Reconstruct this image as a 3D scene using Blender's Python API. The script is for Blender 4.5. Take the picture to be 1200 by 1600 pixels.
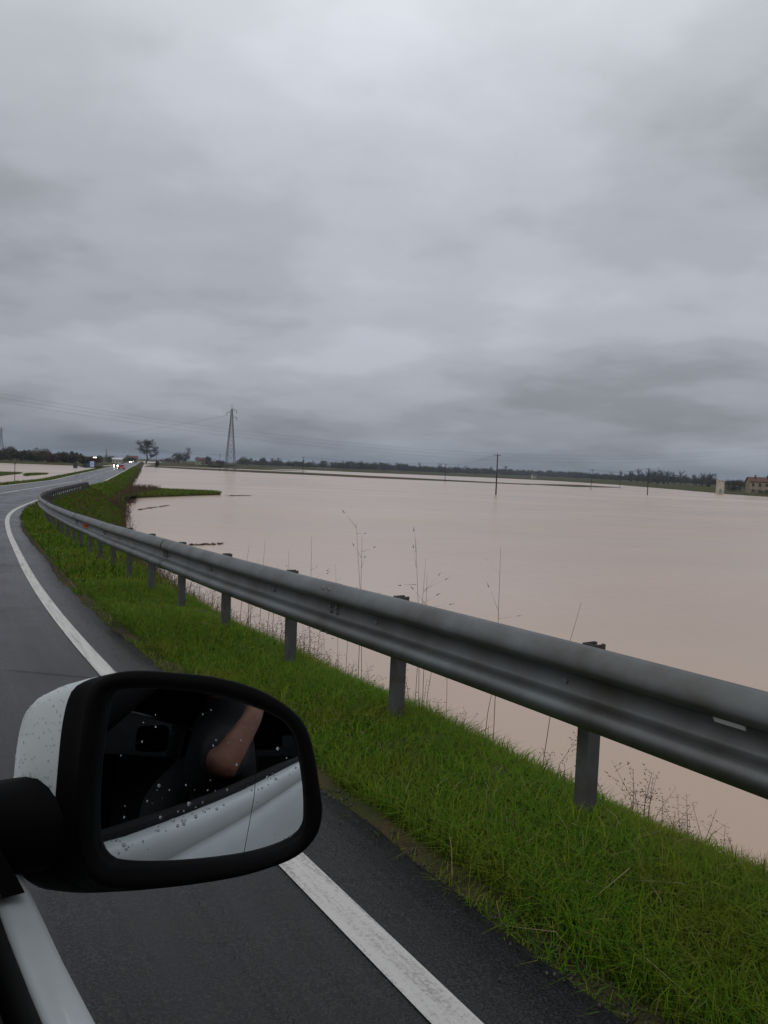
import bpy, bmesh, math, random
import numpy as np
from mathutils import Matrix, Vector
for o in list(bpy.data.objects): bpy.data.objects.remove(o, do_unlink=True)
scn = bpy.context.scene
COL = scn.collection
rad = math.radians


# ------------------------------------------------------------------ camera
HC = 1.40                       # lens above the road beside it
ROLL = rad(2.4); FPX = 1200.0
PITCH = math.atan(68.4*math.cos(ROLL)/FPX)
Fv = np.array([0, math.cos(PITCH), -math.sin(PITCH)])
R0 = np.array([1., 0, 0]); U0 = np.array([0, math.sin(PITCH), math.cos(PITCH)])
Rv = R0*math.cos(ROLL)+U0*math.sin(ROLL); Uv = U0*math.cos(ROLL)-R0*math.sin(ROLL)
CV = np.array([0, 0, HC])
cd = bpy.data.cameras.new('camera'); cam = bpy.data.objects.new('camera', cd); COL.objects.link(cam)
cd.sensor_width = 36; cd.lens = 36*FPX/1600; cd.clip_start = 0.02; cd.clip_end = 20000
M = Matrix.Identity(4)
for i in range(3):
    M[i][0] = Rv[i]; M[i][1] = Uv[i]; M[i][2] = -Fv[i]; M[i][3] = CV[i]
cam.matrix_world = M
scn.camera = cam
def ray(x, y): return Fv+Rv*((x-600)/FPX)+Uv*((800-y)/FPX)
def onz(x, y, z):
    d = ray(x, y); return CV+d*((z-HC)/d[2])
def at(x, y, depth): return CV+ray(x, y)*depth


# ------------------------------------------------------------------ sky, sun, exposure
SUN_EL, SUN_AZ = rad(38), rad(215)
w = bpy.data.worlds.new('World'); scn.world = w; w.use_nodes = True
nt = w.node_tree; nt.nodes.clear()
def N(tree, typ, **kw):
    n = tree.nodes.new(typ)
    for k, v in kw.items():
        if k == 'inp':
            for a, b in v.items(): n.inputs[a].default_value = b
        else: setattr(n, k, v)
    return n
def L(tree, a, b): tree.links.new(a, b)
def math_n(tree, op, a, b=None, clamp=False):
    n = tree.nodes.new('ShaderNodeMath'); n.operation = op; n.use_clamp = clamp
    for i, v in enumerate((a, b)):
        if v is None: continue
        if isinstance(v, (int, float)): n.inputs[i].default_value = v
        else: L(tree, v, n.inputs[i])
    return n.outputs[0]
def ramp(tree, fac, stops, interp='LINEAR'):
    n = tree.nodes.new('ShaderNodeValToRGB'); cr = n.color_ramp; cr.interpolation = interp
    while len(cr.elements) < len(stops): cr.elements.new(0.5)
    for e, (p, c) in zip(cr.elements, stops):
        e.position = p; e.color = (*c, 1) if len(c) == 3 else c
    L(tree, fac, n.inputs[0]); return n.outputs[0]
def mixc(tree, fac, a, b, mode='MIX'):
    n = tree.nodes.new('ShaderNodeMix'); n.data_type = 'RGBA'; n.blend_type = mode
    for i, v in ((0, fac), (6, a), (7, b)):
        if hasattr(v, 'is_linked'): L(tree, v, n.inputs[i])
        elif i == 0: n.inputs[i].default_value = v
        else: n.inputs[i].default_value = (*v, 1)
    return n.outputs[2]
tc = N(nt, 'ShaderNodeTexCoord'); sx = N(nt, 'ShaderNodeSeparateXYZ'); L(nt, tc.outputs['Generated'], sx.inputs[0])
zc = math_n(nt, 'MAXIMUM', sx.outputs[2], 0.0)
den = math_n(nt, 'ADD', zc, 0.22)
px = math_n(nt, 'DIVIDE', sx.outputs[0], den); py = math_n(nt, 'DIVIDE', sx.outputs[1], den)
cb = N(nt, 'ShaderNodeCombineXYZ'); L(nt, px, cb.inputs[0]); L(nt, py, cb.inputs[1])
def cloud(scale, detail, rough, off, dist=0.0):
    mp = N(nt, 'ShaderNodeMapping', inp={'Location': off, 'Scale': (1, 1.1, 1)}); L(nt, cb.outputs[0], mp.inputs[0])
    n = N(nt, 'ShaderNodeTexNoise', inp={'Scale': scale, 'Detail': detail, 'Roughness': rough, 'Distortion': dist})
    L(nt, mp.outputs[0], n.inputs[0]); return n.outputs[0]
c1 = cloud(0.62, 2, 0.45, (5.6, 0.62, 0), 0.25); c2 = cloud(2.0, 5, 0.52, (7.7, 2.2, 3), 0.0)
cl = math_n(nt, 'ADD', math_n(nt, 'MULTIPLY', c1, 0.62), math_n(nt, 'MULTIPLY', c2, 0.38))
shade = ramp(nt, cl, [(0.37, (0.70,)*3), (0.46, (0.90,)*3), (0.53, (1.05,)*3), (0.62, (1.22,)*3)], 'EASE')
base = ramp(nt, zc, [(0.0, (0.145, 0.170, 0.205)), (0.014, (0.19, 0.215, 0.252)), (0.035, (0.275, 0.297, 0.338)), (0.06, (0.325, 0.345, 0.388)), (0.11, (0.38, 0.399, 0.445)), (0.24, (0.455, 0.475, 0.528)), (0.34, (0.49, 0.511, 0.562)), (0.46, (0.58, 0.603, 0.655)), (0.54, (0.66, 0.686, 0.735)), (1.0, (0.695, 0.718, 0.765))])
overcast = mixc(nt, 1.0, base, shade, 'MULTIPLY')
sky = N(nt, 'ShaderNodeTexSky', sky_type='NISHITA', sun_disc=False, sun_elevation=SUN_EL, sun_rotation=SUN_AZ)
skyd = mixc(nt, 1.0, sky.outputs[0], (0.06, 0.06, 0.06), 'MULTIPLY')
final = mixc(nt, 0.97, skyd, overcast)
bg = N(nt, 'ShaderNodeBackground', inp={'Strength': 1.0}); L(nt, final, bg.inputs[0])
wo = N(nt, 'ShaderNodeOutputWorld'); L(nt, bg.outputs[0], wo.inputs[0])
sl = bpy.data.lights.new('sun', 'SUN'); sl.energy = 0.5; sl.angle = rad(40); sl.color = (1, 0.97, 0.93)
so = bpy.data.objects.new('sun', sl); COL.objects.link(so); so.location = (0, 0, 60)
sd = Vector((math.sin(SUN_AZ)*math.cos(SUN_EL), math.cos(SUN_AZ)*math.cos(SUN_EL), math.sin(SUN_EL)))
so.rotation_euler = sd.to_track_quat('Z', 'Y').to_euler()
vs = scn.view_settings; vs.view_transform = 'Standard'; vs.look = 'None'; vs.gamma = 1; vs.exposure = 0; vs.use_curve_mapping = False


# ------------------------------------------------------------------ materials
MATS = {}
def mat(name, color, rough=0.7, metal=0.0, emit=0.0, noise=None, spec=0.5, bump=None, island=None, coat=0.0):
    """noise=(scale, other colour, lo, hi, detail); bump=(scale, strength, distance); island=list of colours picked per mesh island"""
    if name in MATS: return MATS[name]
    m = bpy.data.materials.new(name); m.use_nodes = True; t = m.node_tree; b = t.nodes['Principled BSDF']
    b.inputs['Roughness'].default_value = rough; b.inputs['Metallic'].default_value = metal
    b.inputs['Specular IOR Level'].default_value = spec; b.inputs['Coat Weight'].default_value = coat
    co = N(t, 'ShaderNodeTexCoord')
    src = None
    if island:
        g = N(t, 'ShaderNodeNewGeometry'); n = len(island)
        src = ramp(t, g.outputs['Random Per Island'], [((i+.5)/n, c) for i, c in enumerate(island)])
    if noise:
        sc, c2, lo, hi, det = noise
        tn = N(t, 'ShaderNodeTexNoise', inp={'Scale': sc, 'Detail': det, 'Roughness': 0.6}); L(t, co.outputs['Object'], tn.inputs[0])
        f = ramp(t, tn.outputs[0], [(lo, (0, 0, 0)), (hi, (1, 1, 1))])
        src = mixc(t, f, src if src is not None else color, c2)
    if src is not None: L(t, src, b.inputs['Base Color'])
    else: b.inputs['Base Color'].default_value = (*color, 1)
    if emit:
        b.inputs['Emission Color'].default_value = (*color, 1); b.inputs['Emission Strength'].default_value = emit
    if bump:
        tb = N(t, 'ShaderNodeTexNoise', inp={'Scale': bump[0], 'Detail': 5}); L(t, co.outputs['Object'], tb.inputs[0])
        bn = N(t, 'ShaderNodeBump', inp={'Strength': bump[1], 'Distance': bump[2]}); L(t, tb.outputs[0], bn.inputs['Height']); L(t, bn.outputs[0], b.inputs['Normal'])
    MATS[name] = m; return m


# ------------------------------------------------------------------ mesh helpers
class MB:
    def __init__(s): s.v = []; s.f = []
    def add(s, vs_, fs):
        k = len(s.v); s.v += [tuple(map(float, p)) for p in vs_]; s.f += [tuple(i+k for i in f) for f in fs]; return s
    def box(s, lo, hi):
        x0, y0, z0 = lo; x1, y1, z1 = hi
        return s.add([(x0,y0,z0),(x1,y0,z0),(x1,y1,z0),(x0,y1,z0),(x0,y0,z1),(x1,y0,z1),(x1,y1,z1),(x0,y1,z1)],
                     [(0,3,2,1),(4,5,6,7),(0,1,5,4),(1,2,6,5),(2,3,7,6),(3,0,4,7)])
    def tube(s, pts, radii, n=6, cap=True):
        pts = [Vector(p) for p in pts]; k = len(pts)
        if isinstance(radii, (int, float)): radii = [radii]*k
        V = []; Fc = []
        for i, p in enumerate(pts):
            d = (pts[min(i+1, k-1)]-pts[max(i-1, 0)]).normalized()
            a = d.cross(Vector((0, 0, 1)) if abs(d.z) < .95 else Vector((1, 0, 0))).normalized(); b = d.cross(a)
            for j in range(n):
                t = 2*math.pi*j/n; V.append(p+a*(math.cos(t)*radii[i])+b*(math.sin(t)*radii[i]))
        for i in range(k-1):
            for j in range(n):
                Fc.append((i*n+j, i*n+(j+1) % n, (i+1)*n+(j+1) % n, (i+1)*n+j))
        if cap: Fc += [tuple(range(n)), tuple((k-1)*n+j for j in reversed(range(n)))]
        return s.add(V, Fc)
    def bar(s, a, b, w_=0.05, h_=None):
        a = Vector(a); b = Vector(b); h_ = h_ or w_; d = (b-a).normalized()
        u_ = d.cross(Vector((0, 0, 1)) if abs(d.z) < .95 else Vector((1, 0, 0))).normalized(); v_ = d.cross(u_)
        V = [p+u_*(sx_*w_/2)+v_*(sy_*h_/2) for p in (a, b) for sx_, sy_ in ((-1,-1),(1,-1),(1,1),(-1,1))]
        return s.add(V, [(0,3,2,1),(4,5,6,7),(0,1,5,4),(1,2,6,5),(2,3,7,6),(3,0,4,7)])
    def grid(s, rows, closed=False):
        k = len(s.v); nr = len(rows); nc = len(rows[0])
        for r in rows: s.v += [tuple(map(float, p)) for p in r]
        for i in range(nr-1):
            for j in range(nc if closed else nc-1):
                j2 = (j+1) % nc
                s.f.append((k+i*nc+j, k+i*nc+j2, k+(i+1)*nc+j2, k+(i+1)*nc+j))
        return s
    def mesh(s, name, m=None, smooth=False):
        me = bpy.data.meshes.new(name); me.from_pydata(s.v, [], s.f); me.update()
        bm = bmesh.new(); bm.from_mesh(me); bmesh.ops.recalc_face_normals(bm, faces=bm.faces); bm.to_mesh(me); bm.free()
        if m: me.materials.append(m)
        if smooth: me.shade_smooth()
        return me
    def build(s, name, m, parent=None, smooth=False, loc=None):
        return link(name, s.mesh(name, m, smooth), parent, loc)
def link(name, me, parent=None, loc=None):
    o = bpy.data.objects.new(name, me); COL.objects.link(o)
    if parent: o.parent = parent
    if loc is not None: o.location = loc
    return o
def tag(o, label=None, cat=None, group=None, kind=None):
    for k, v in (('label', label), ('category', cat), ('group', group), ('kind', kind)):
        if v: o[k] = v
    return o
def empty(name, loc, rz=0, label=None, cat=None, group=None):
    o = bpy.data.objects.new(name, None); COL.objects.link(o); o.location = tuple(map(float, loc)); o.rotation_euler = (0, 0, rz)
    o.empty_display_size = .2
    return tag(o, label, cat, group)
def fast_mesh(name, V, Tri, m):
    me = bpy.data.meshes.new(name); V = np.asarray(V, np.float32); Tri = np.asarray(Tri, np.int32)
    me.vertices.add(len(V)); me.vertices.foreach_set('co', V.ravel())
    me.loops.add(Tri.size); me.loops.foreach_set('vertex_index', Tri.ravel())
    me.polygons.add(len(Tri)); me.polygons.foreach_set('loop_start', np.arange(0, Tri.size, 3, dtype=np.int32))
    me.update(calc_edges=True); me.validate(); me.materials.append(m); return me


# ------------------------------------------------------------------ the road's course (s = metres along its right edge line)
SK = np.array([-60, -25, 0, 4, 8, 12, 18, 26, 36, 50, 70, 100, 900.])
TK = np.radians([-47, -39, -32.45, -31.0, -28.65, -27.5, -27.6, -26.4, -22.0, -18.0, -17.1, -17.15, -17.4])
ZS = np.array([-60, -8, 0, 8, 14, 20, 30, 42, 60, 85, 120, 300, 900.])
ZV = np.array([.6, .12, 0, -.26, -.497, -.70, -.95, -1.245, -1.54, -1.9, -2.38, -2.36, -2.2])
SD = np.arange(-45, 900, .5)
def smooth(a, k):
    ker = np.hanning(k+2)[1:-1]; ker /= ker.sum(); return np.convolve(np.pad(a, (k//2, k//2), 'edge'), ker, 'valid')[:len(a)]
THD = smooth(np.interp(SD, SK, TK), 13); ZD = smooth(np.interp(SD, ZS, ZV), 9)
XD = np.concatenate([[0], np.cumsum(np.sin((THD[1:]+THD[:-1])/2)*.5)]); YD = np.concatenate([[0], np.cumsum(np.cos((THD[1:]+THD[:-1])/2)*.5)])
i0 = np.argmin(abs(SD)); XD += .219-XD[i0]; YD += 1.9-YD[i0]; ZD -= ZD[i0]
def rp(s, o=0., dz=0.):
    """point(s) at s along the road, o metres right of the right edge line, dz above the road"""
    s = np.asarray(s, float); th = np.interp(s, SD, THD)
    return np.stack(np.broadcast_arrays(np.interp(s, SD, XD)+np.cos(th)*o, np.interp(s, SD, YD)-np.sin(th)*o, np.interp(s, SD, ZD)+dz), -1)
def heading(s): return float(np.interp(s, SD, THD))
WZ = -3.70                                      # flood level
LEFT = -6.95                                    # left edge line
S_SAMP = np.concatenate([np.arange(-40, 14, .25), np.arange(14, 60, 1), np.arange(60, 150, 3), np.arange(150, 890, 15)])
rng = np.random.default_rng(7); random.seed(7)
def wob(s, a, seed):
    r = np.random.default_rng(seed); y = np.zeros_like(s)
    for k in range(6):
        y += np.sin(s*(0.5*1.9**k)+r.uniform(0, 6.28))/(1.5**k)
    return a*y/2


# --- materials of the ground
def asphalt_mat():
    m = bpy.data.materials.new('wet_asphalt'); m.use_nodes = True; t = m.node_tree; b = t.nodes['Principled BSDF']
    co = N(t, 'ShaderNodeTexCoord')
    def ns(sc, det, ro=.6):
        n = N(t, 'ShaderNodeTexNoise', inp={'Scale': sc, 'Detail': det, 'Roughness': ro}); L(t, co.outputs['Object'], n.inputs[0]); return n.outputs[0]
    n1 = ns(.7, 6); n2 = ns(130., 3, .7); n3 = ns(5., 5, .65)
    def streak(sc, stretch, det):
        mp = N(t, 'ShaderNodeMapping', inp={'Scale': (sc, sc*stretch, 1)}); L(t, co.outputs['UV'], mp.inputs[0])
        n = N(t, 'ShaderNodeTexNoise', inp={'Scale': 1.0, 'Detail': det, 'Roughness': .65}); L(t, mp.outputs[0], n.inputs[0]); return n.outputs[0]
    k1 = streak(2.2, .035, 4); k2 = streak(22, .03, 4)
    a = ramp(t, n1, [(.3, (.004, .0044, .005)), (.7, (.0085, .0087, .0098))])
    a = mixc(t, ramp(t, k1, [(.44, (0, 0, 0)), (.58, (1, 1, 1))]), a, (.019, .0192, .0205))
    a = mixc(t, ramp(t, k2, [(.52, (0, 0, 0)), (.72, (.7, .7, .7))]), a, (.026, .026, .0265))
    c = mixc(t, ramp(t, n2, [(.46, (0, 0, 0)), (.66, (1, 1, 1))]), a, (.046, .045, .044))
    c = mixc(t, ramp(t, n3, [(.56, (0, 0, 0)), (.72, (.6, .6, .6))]), c, (.024, .022, .019))
    vo = N(t, 'ShaderNodeTexVoronoi', feature='DISTANCE_TO_EDGE', inp={'Scale': .55, 'Randomness': 1.0})
    wp = mixc(t, .12, co.outputs['Object'], N(t, 'ShaderNodeTexNoise', inp={'Scale': 2.2, 'Detail': 4}).outputs['Color']); L(t, wp, vo.inputs['Vector'])
    crack = ramp(t, vo.outputs['Distance'], [(.0, (1, 1, 1)), (.006, (1, 1, 1)), (.012, (0, 0, 0))])
    gate = ramp(t, n1, [(.50, (0, 0, 0)), (.58, (1, 1, 1))])
    ck = math_n(t, 'MULTIPLY', crack, gate)
    c = mixc(t, ck, c, (.003, .003, .003)); L(t, c, b.inputs['Base Color'])
    r = ramp(t, math_n(t, 'ADD', math_n(t, 'MULTIPLY', n1, .45), math_n(t, 'MULTIPLY', k1, .55)), [(.38, (.16,)*3), (.62, (.42,)*3)]); L(t, r, b.inputs['Roughness']); b.inputs['Specular IOR Level'].default_value = .2
    h = math_n(t, 'SUBTRACT', n2, math_n(t, 'MULTIPLY', ck, 2.0))
    bn = N(t, 'ShaderNodeBump', inp={'Strength': .7, 'Distance': .005}); L(t, h, bn.inputs['Height']); L(t, bn.outputs[0], b.inputs['Normal'])
    return m
def paint_mat():
    m = bpy.data.materials.new('worn_line_paint'); m.use_nodes = True; t = m.node_tree; b = t.nodes['Principled BSDF']
    co = N(t, 'ShaderNodeTexCoord')
    mp = N(t, 'ShaderNodeMapping', inp={'Scale': (26, 1.6, 1)}); L(t, co.outputs['UV'], mp.inputs[0])
    n1 = N(t, 'ShaderNodeTexNoise', inp={'Scale': 1., 'Detail': 8, 'Roughness': .7}); L(t, mp.outputs[0], n1.inputs[0])
    n2 = N(t, 'ShaderNodeTexNoise', inp={'Scale': 90., 'Detail': 4, 'Roughness': .7}); L(t, co.outputs['Object'], n2.inputs[0])
    k = math_n(t, 'ADD', math_n(t, 'MULTIPLY', n1.outputs[0], .6), math_n(t, 'MULTIPLY', n2.outputs[0], .4))
    c = ramp(t, k, [(.33, (.05, .049, .047)), (.41, (.30, .29, .26)), (.5, (.50, .49, .45)), (.7, (.57, .56, .52))])
    L(t, c, b.inputs['Base Color']); b.inputs['Roughness'].default_value = .5
    return m
ASPH = asphalt_mat(); PAINT = paint_mat()
SOIL = mat('bank_soil', (.045, .05, .018), .95, spec=.05, noise=(1.3, (.075, .055, .03), .42, .62, 6), bump=(9, .6, .05))
FIELD = mat('field_ground', (.055, .062, .025), .95, spec=.03, noise=(.02, (.075, .06, .035), .45, .58, 5))
FIELDB = mat('brown_field', (.085, .066, .042), .95, spec=.03, noise=(.03, (.06, .056, .03), .45, .6, 5))
def water_mat():
    m = bpy.data.materials.new('silty_water'); m.use_nodes = True; t = m.node_tree; b = t.nodes['Principled BSDF']
    co = N(t, 'ShaderNodeTexCoord')
    n1 = N(t, 'ShaderNodeTexNoise', inp={'Scale': .014, 'Detail': 6, 'Roughness': .6, 'Distortion': .8}); L(t, co.outputs['Object'], n1.inputs[0])
    L(t, ramp(t, n1.outputs[0], [(.33, (.44, .312, .225)), (.5, (.49, .358, .268)), (.68, (.535, .405, .315))]), b.inputs['Base Color'])
    mpw = N(t, 'ShaderNodeMapping', inp={'Scale': (.3, 1, 1), 'Rotation': (0, 0, .35)}); L(t, co.outputs['Object'], mpw.inputs[0])
    nw = N(t, 'ShaderNodeTexNoise', inp={'Scale': .05, 'Detail': 5, 'Roughness': .6}); L(t, mpw.outputs[0], nw.inputs[0])
    wind = ramp(t, nw.outputs[0], [(.40, (0, 0, 0)), (.62, (1, 1, 1))])
    L(t, ramp(t, wind, [(0, (.19,)*3), (1, (.27,)*3)]), b.inputs['Roughness']); b.inputs['IOR'].default_value = 1.33
    mp = N(t, 'ShaderNodeMapping', inp={'Scale': (1, .4, 1), 'Rotation': (0, 0, .5)}); L(t, co.outputs['Object'], mp.inputs[0])
    n2 = N(t, 'ShaderNodeTexNoise', inp={'Scale': 1.6, 'Detail': 5, 'Roughness': .6}); L(t, mp.outputs[0], n2.inputs[0])
    bn = N(t, 'ShaderNodeBump', inp={'Distance': .07}); L(t, n2.outputs[0], bn.inputs['Height']); L(t, ramp(t, wind, [(0, (.28,)*3), (1, (.45,)*3)]), bn.inputs['Strength']); L(t, bn.outputs[0], b.inputs['Normal'])
    return m
WATER = water_mat()


def sheet(name, z, ext, m):
    o = MB().add([(-ext, -ext, z), (ext, -ext, z), (ext, ext, z), (-ext, ext, z)], [(0, 1, 2, 3)]).build(name, m)
    return tag(o, kind='structure')
sheet('ground', -7.0, 9000, SOIL)
sheet('flood_water', WZ, 8500, WATER)


# --- embankment: swept profile, its top under the asphalt, grass slopes running down under the flood
def emb_profile(s):
    zr = float(np.interp(s, SD, ZD)); H = zr-(WZ-1.2)
    pr = [(LEFT-2.2-H*1.7, -H), (LEFT-2.2-H*.8, -H*.5), (LEFT-2.2, -.14), (LEFT-.6, -.03), (LEFT-.3, -.03), (.2, -.03), (.42, -.02), (.62, 0), (1.0, .03), (1.28, .0), (1.55, -.11), (2.2, -.52)]
    for k in (1, 2, 3, 4): pr.append((2.2+(H-.52)*1.55*k/4, -.52-(H-.52)*k/4))
    return pr
mb = MB(); rows = []
for s in S_SAMP:
    pr = emb_profile(s); r = []
    for k, (o, dz) in enumerate(pr):
        j = 0 if 2 < k < 7 else .05+.02*abs(k-6)
        r.append(rp(s, o+random.uniform(-j, j), dz+random.uniform(-j, j)*.4))
    rows.append(r)
mb.grid(rows); emb = tag(mb.build('embankment', SOIL, smooth=True), kind='structure')


# --- road sheet with a crumbled right edge
mb = MB(); rows = []
ew = wob(S_SAMP, .05, 3)
for i, s in enumerate(S_SAMP):
    e = .40+ew[i]+random.uniform(-.012, .012)
    rows.append([rp(s, o, dz) for o, dz in ((LEFT-.45+ew[-i-1], -.03), (LEFT-.42+ew[-i-1], 0), (-5, .01), (-3.5, .03), (-1.5, .012), (.1, 0), (e-.03, -.004), (e, -.04))])
mb.grid(rows); road = tag(mb.build('road', ASPH, smooth=True), kind='structure')
def set_uv(me, uv):
    lay = me.uv_layers.new(name='UVMap'); vi = np.zeros(len(me.loops), np.int32); me.loops.foreach_get('vertex_index', vi); lay.data.foreach_set('uv', np.asarray(uv, np.float32)[vi].ravel())
set_uv(road.data, [(o_, s_) for s_ in S_SAMP for o_ in (LEFT-.45, LEFT-.42, -5, -3.5, -1.5, .1, .4, .45)])
def stripe(name, s0, s1, o, wd, far_w=1.0):
    ss = S_SAMP[(S_SAMP > s0) & (S_SAMP < s1)]; ss = np.concatenate([[s0], ss, [s1]])
    zc_ = np.interp(o, [-7.4, -5, -3.5, -1.5, .1], [0, .01, .03, .012, 0])+.005
    wf = lambda s: wd*float(np.interp(s, [20, 70], [1, far_w])); m_ = MB().grid([[rp(s, o-wf(s)/2, zc_), rp(s, o+wf(s)/2, zc_)] for s in ss]); o_ = m_.build(name, PAINT, road); set_uv(o_.data, [(e_, s_) for s_ in ss for e_ in (o-wd/2, o+wd/2)]); return o_
stripe('edge_line', -40, 885, 0, .115, 2.1); stripe('edge_line', -40, 885, LEFT, .12, 1.8)
stripe('centre_line', -40, 118, -3.475, .13, 1.5)
for s in np.arange(122, 330, 9): stripe('centre_dash', s, s+4.5, -3.475, .19)


# --- far fields rising out of the flood (outlines on the water plane, crowned tops)
def land(name, pts, m, h=.45, inset=6.0):
    P = [Vector((float(p[0]), float(p[1]))) for p in pts]
    if sum(a.x*b.y-b.x*a.y for a, b in zip(P, P[1:]+P[:1])) < 0: P = P[::-1]      # counter-clockwise
    Q = []
    for a, b in zip(P, P[1:]+P[:1]):
        ln = (b-a).length; n = max(2, min(26, int(ln/9)))
        for k in range(n): Q.append(a.lerp(b, k/n)+Vector((random.uniform(-1, 1), random.uniform(-1, 1)))*min(1.5, ln*.015))
    n = len(Q); I = []
    for k in range(n):
        d = (Q[(k+1) % n]-Q[k-1]).normalized(); I.append(Vector((-d.y, d.x)))
    mb_ = MB()
    mb_.grid([[(q.x, q.y, WZ-.8) for q in Q], [(q.x+i.x*inset*.25, q.y+i.y*inset*.25, WZ+h*.5) for q, i in zip(Q, I)], [(q.x+i.x*inset, q.y+i.y*inset, WZ+h) for q, i in zip(Q, I)]], closed=True)
    me = bpy.data.meshes.new(name); me.from_pydata(mb_.v, [], mb_.f+[tuple(range(2*n, 3*n))]); me.update()
    bm = bmesh.new(); bm.from_mesh(me); bmesh.ops.triangulate(bm, faces=[f for f in bm.faces if len(f.verts) > 4]); bm.to_mesh(me); bm.free()
    me.materials.append(m); me.shade_smooth()
    return tag(link(name, me), kind='structure')
def W2(*px): return [onz(x, y, WZ)[:2] for x, y in px]
land('field', W2((-260, 715), (0, 723.5), (110, 727.5), (152, 731.5), (172, 727)) + [(-480, 1500), (-1500, 6000), (-5000, 6000), (-3000, 1500)], FIELD, .6, 9)
land('field', W2((222, 724.6), (330, 730.5), (470, 734), (560, 738), (660, 742), (760, 746.2), (860, 751), (960, 757.3), (1060, 765.5), (1130, 771.8), (1200, 776.5), (1400, 789)) + [(1500, 500), (5000, 2500), (5000, 6000), (-1000, 6000), (-420, 1500)], FIELD, .5, 8)
land('field', [(-3500, 1250), (3500, 1250), (6000, 7000), (-6000, 7000)], FIELD, .7, 20)
land('field_strip', W2((222, 729.0), (300, 733.5), (400, 738.5), (470, 741.5), (560, 746), (640, 749.4), (720, 752.8), (830, 757.6), (760, 754), (640, 747.6), (540, 742.6), (470, 739), (380, 735.2), (300, 731.6), (240, 729)), FIELDB, .42, 1.5)
land('field_strip', W2((800, 755.6), (905, 758.0), (972, 762.2), (900, 761)), FIELDB, .2, 1.5)
land('field_strip', W2((228, 727.2), (330, 731.2), (420, 734.6), (480, 736.6), (420, 733.4), (300, 728.9), (240, 726)), FIELD, .3, 1.5)
land('grass_spit', W2((190, 786), (215, 778.5), (260, 776.5), (300, 775), (349, 773.4), (330, 771), (270, 768), (205, 765)), SOIL, .5, 1.5)
land('grass_spit', W2((-60, 742), (0, 744), (38, 739.5), (20, 739), (-60, 737)), SOIL, .25, 1.5)
land('grass_spit', W2((36, 743.5), (58, 742.6), (76, 741), (56, 740.8), (40, 741.6)), SOIL, .2, 1.2)


# ------------------------------------------------------------------ grass
def blades(P, h, wd, lean, r):
    """three-triangle bent blades rooted at P"""
    n = len(P); a = r.uniform(0, 6.283, n); d = np.stack([np.cos(a), np.sin(a), np.zeros(n)], 1)
    sde = np.stack([-np.sin(a), np.cos(a), np.zeros(n)], 1); hh = (h*r.uniform(.45, 1.25, n))[:, None]; ww = (wd*r.uniform(.7, 1.3, n))[:, None]
    ln = (lean*r.uniform(.2, 1.4, n))[:, None]; up = np.array([[0, 0, 1.]])
    b0 = P-sde*ww/2; b1 = P+sde*ww/2; mid = P+up*hh*.6+d*hh*ln*.35
    m0 = mid-sde*ww*.35; m1 = mid+sde*ww*.35; tip = P+up*hh*(1-.25*ln)+d*hh*ln
    V = np.stack([b0, b1, m0, m1, tip], 1).reshape(-1, 3); k = np.arange(n)[:, None]*5
    T = np.concatenate([k+[[0, 1, 3]], k+[[0, 3, 2]], k+[[2, 3, 4]]], 1).reshape(-1, 3); return V, T
def prof_z(s, o):
    zr = np.interp(s, SD, ZD); H = zr-(WZ-1.2); z = np.interp(o, [.42, .62, 1.0, 1.28, 1.55, 2.2], [-.02, 0, .03, .0, -.11, -.52])
    z = np.where(o > 2.2, -.52-(o-2.2)/1.55, z); z = np.where(o < LEFT-.6, np.interp(-o, [-LEFT+.6, -LEFT+2.2], [-.03, -.14]), z)
    z = np.where(o < LEFT-2.2, -.14-(-o+LEFT-2.2)*(.5/.8), z); return z
def patch(n, s0, s1, o0, o1, h, wd, lean, r, spow=1.0, clump=None):
    u_ = r.uniform(0, 1, n); s = s0+(s1-s0)*u_**spow; o = r.uniform(o0, o1, n)
    if clump:
        dn = np.sin(s*2.1+o*3.7)*np.sin(s*.9-o*2.9+1.3)+.5*np.sin(s*5.3+2*o); k = dn > r.normal(clump, .5, n); s, o = s[k], o[k]
    P = rp(s, o); P[:, 2] += prof_z(s, o)-.01
    keep = P[:, 2] > WZ-.05; P = P[keep]; hv = h*(1+.35*np.sin(s[keep]*1.7+o[keep]*2.2)*np.sin(s[keep]*.63+1))
    return blades(P, hv, wd, lean, r)
def join(parts):
    V = []; T = []; k = 0
    for v, t in parts: V.append(v); T.append(t+k); k += len(v)
    return np.concatenate(V), np.concatenate(T)
GREEN = [(.030, .098, .005), (.054, .132, .006), (.080, .168, .008), (.105, .18, .009), (.13, .175, .012), (.046, .138, .006), (.17, .15, .04), (.035, .108, .007)]
GRASS = mat('verge_grass', (.05, .09, .015), .75, island=GREEN, noise=(1.1, (.115, .125, .012), .47, .70, 5), spec=.05)
GRASSF = mat('bank_grass', (.05, .09, .015), .85, island=GREEN, noise=(.25, (.13, .10, .03), .45, .66, 5), spec=.05)
LEAFY = mat('broad_weed_leaves', (.05, .11, .01), .6, island=[(.05, .12, .008), (.07, .14, .01), (.04, .10, .01)], spec=.2)
STRAW = mat('dead_straw', (.2, .16, .08), .9, island=[(.22, .17, .085), (.16, .12, .06), (.27, .22, .12)], spec=.1)
r = np.random.default_rng(11)
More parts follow.
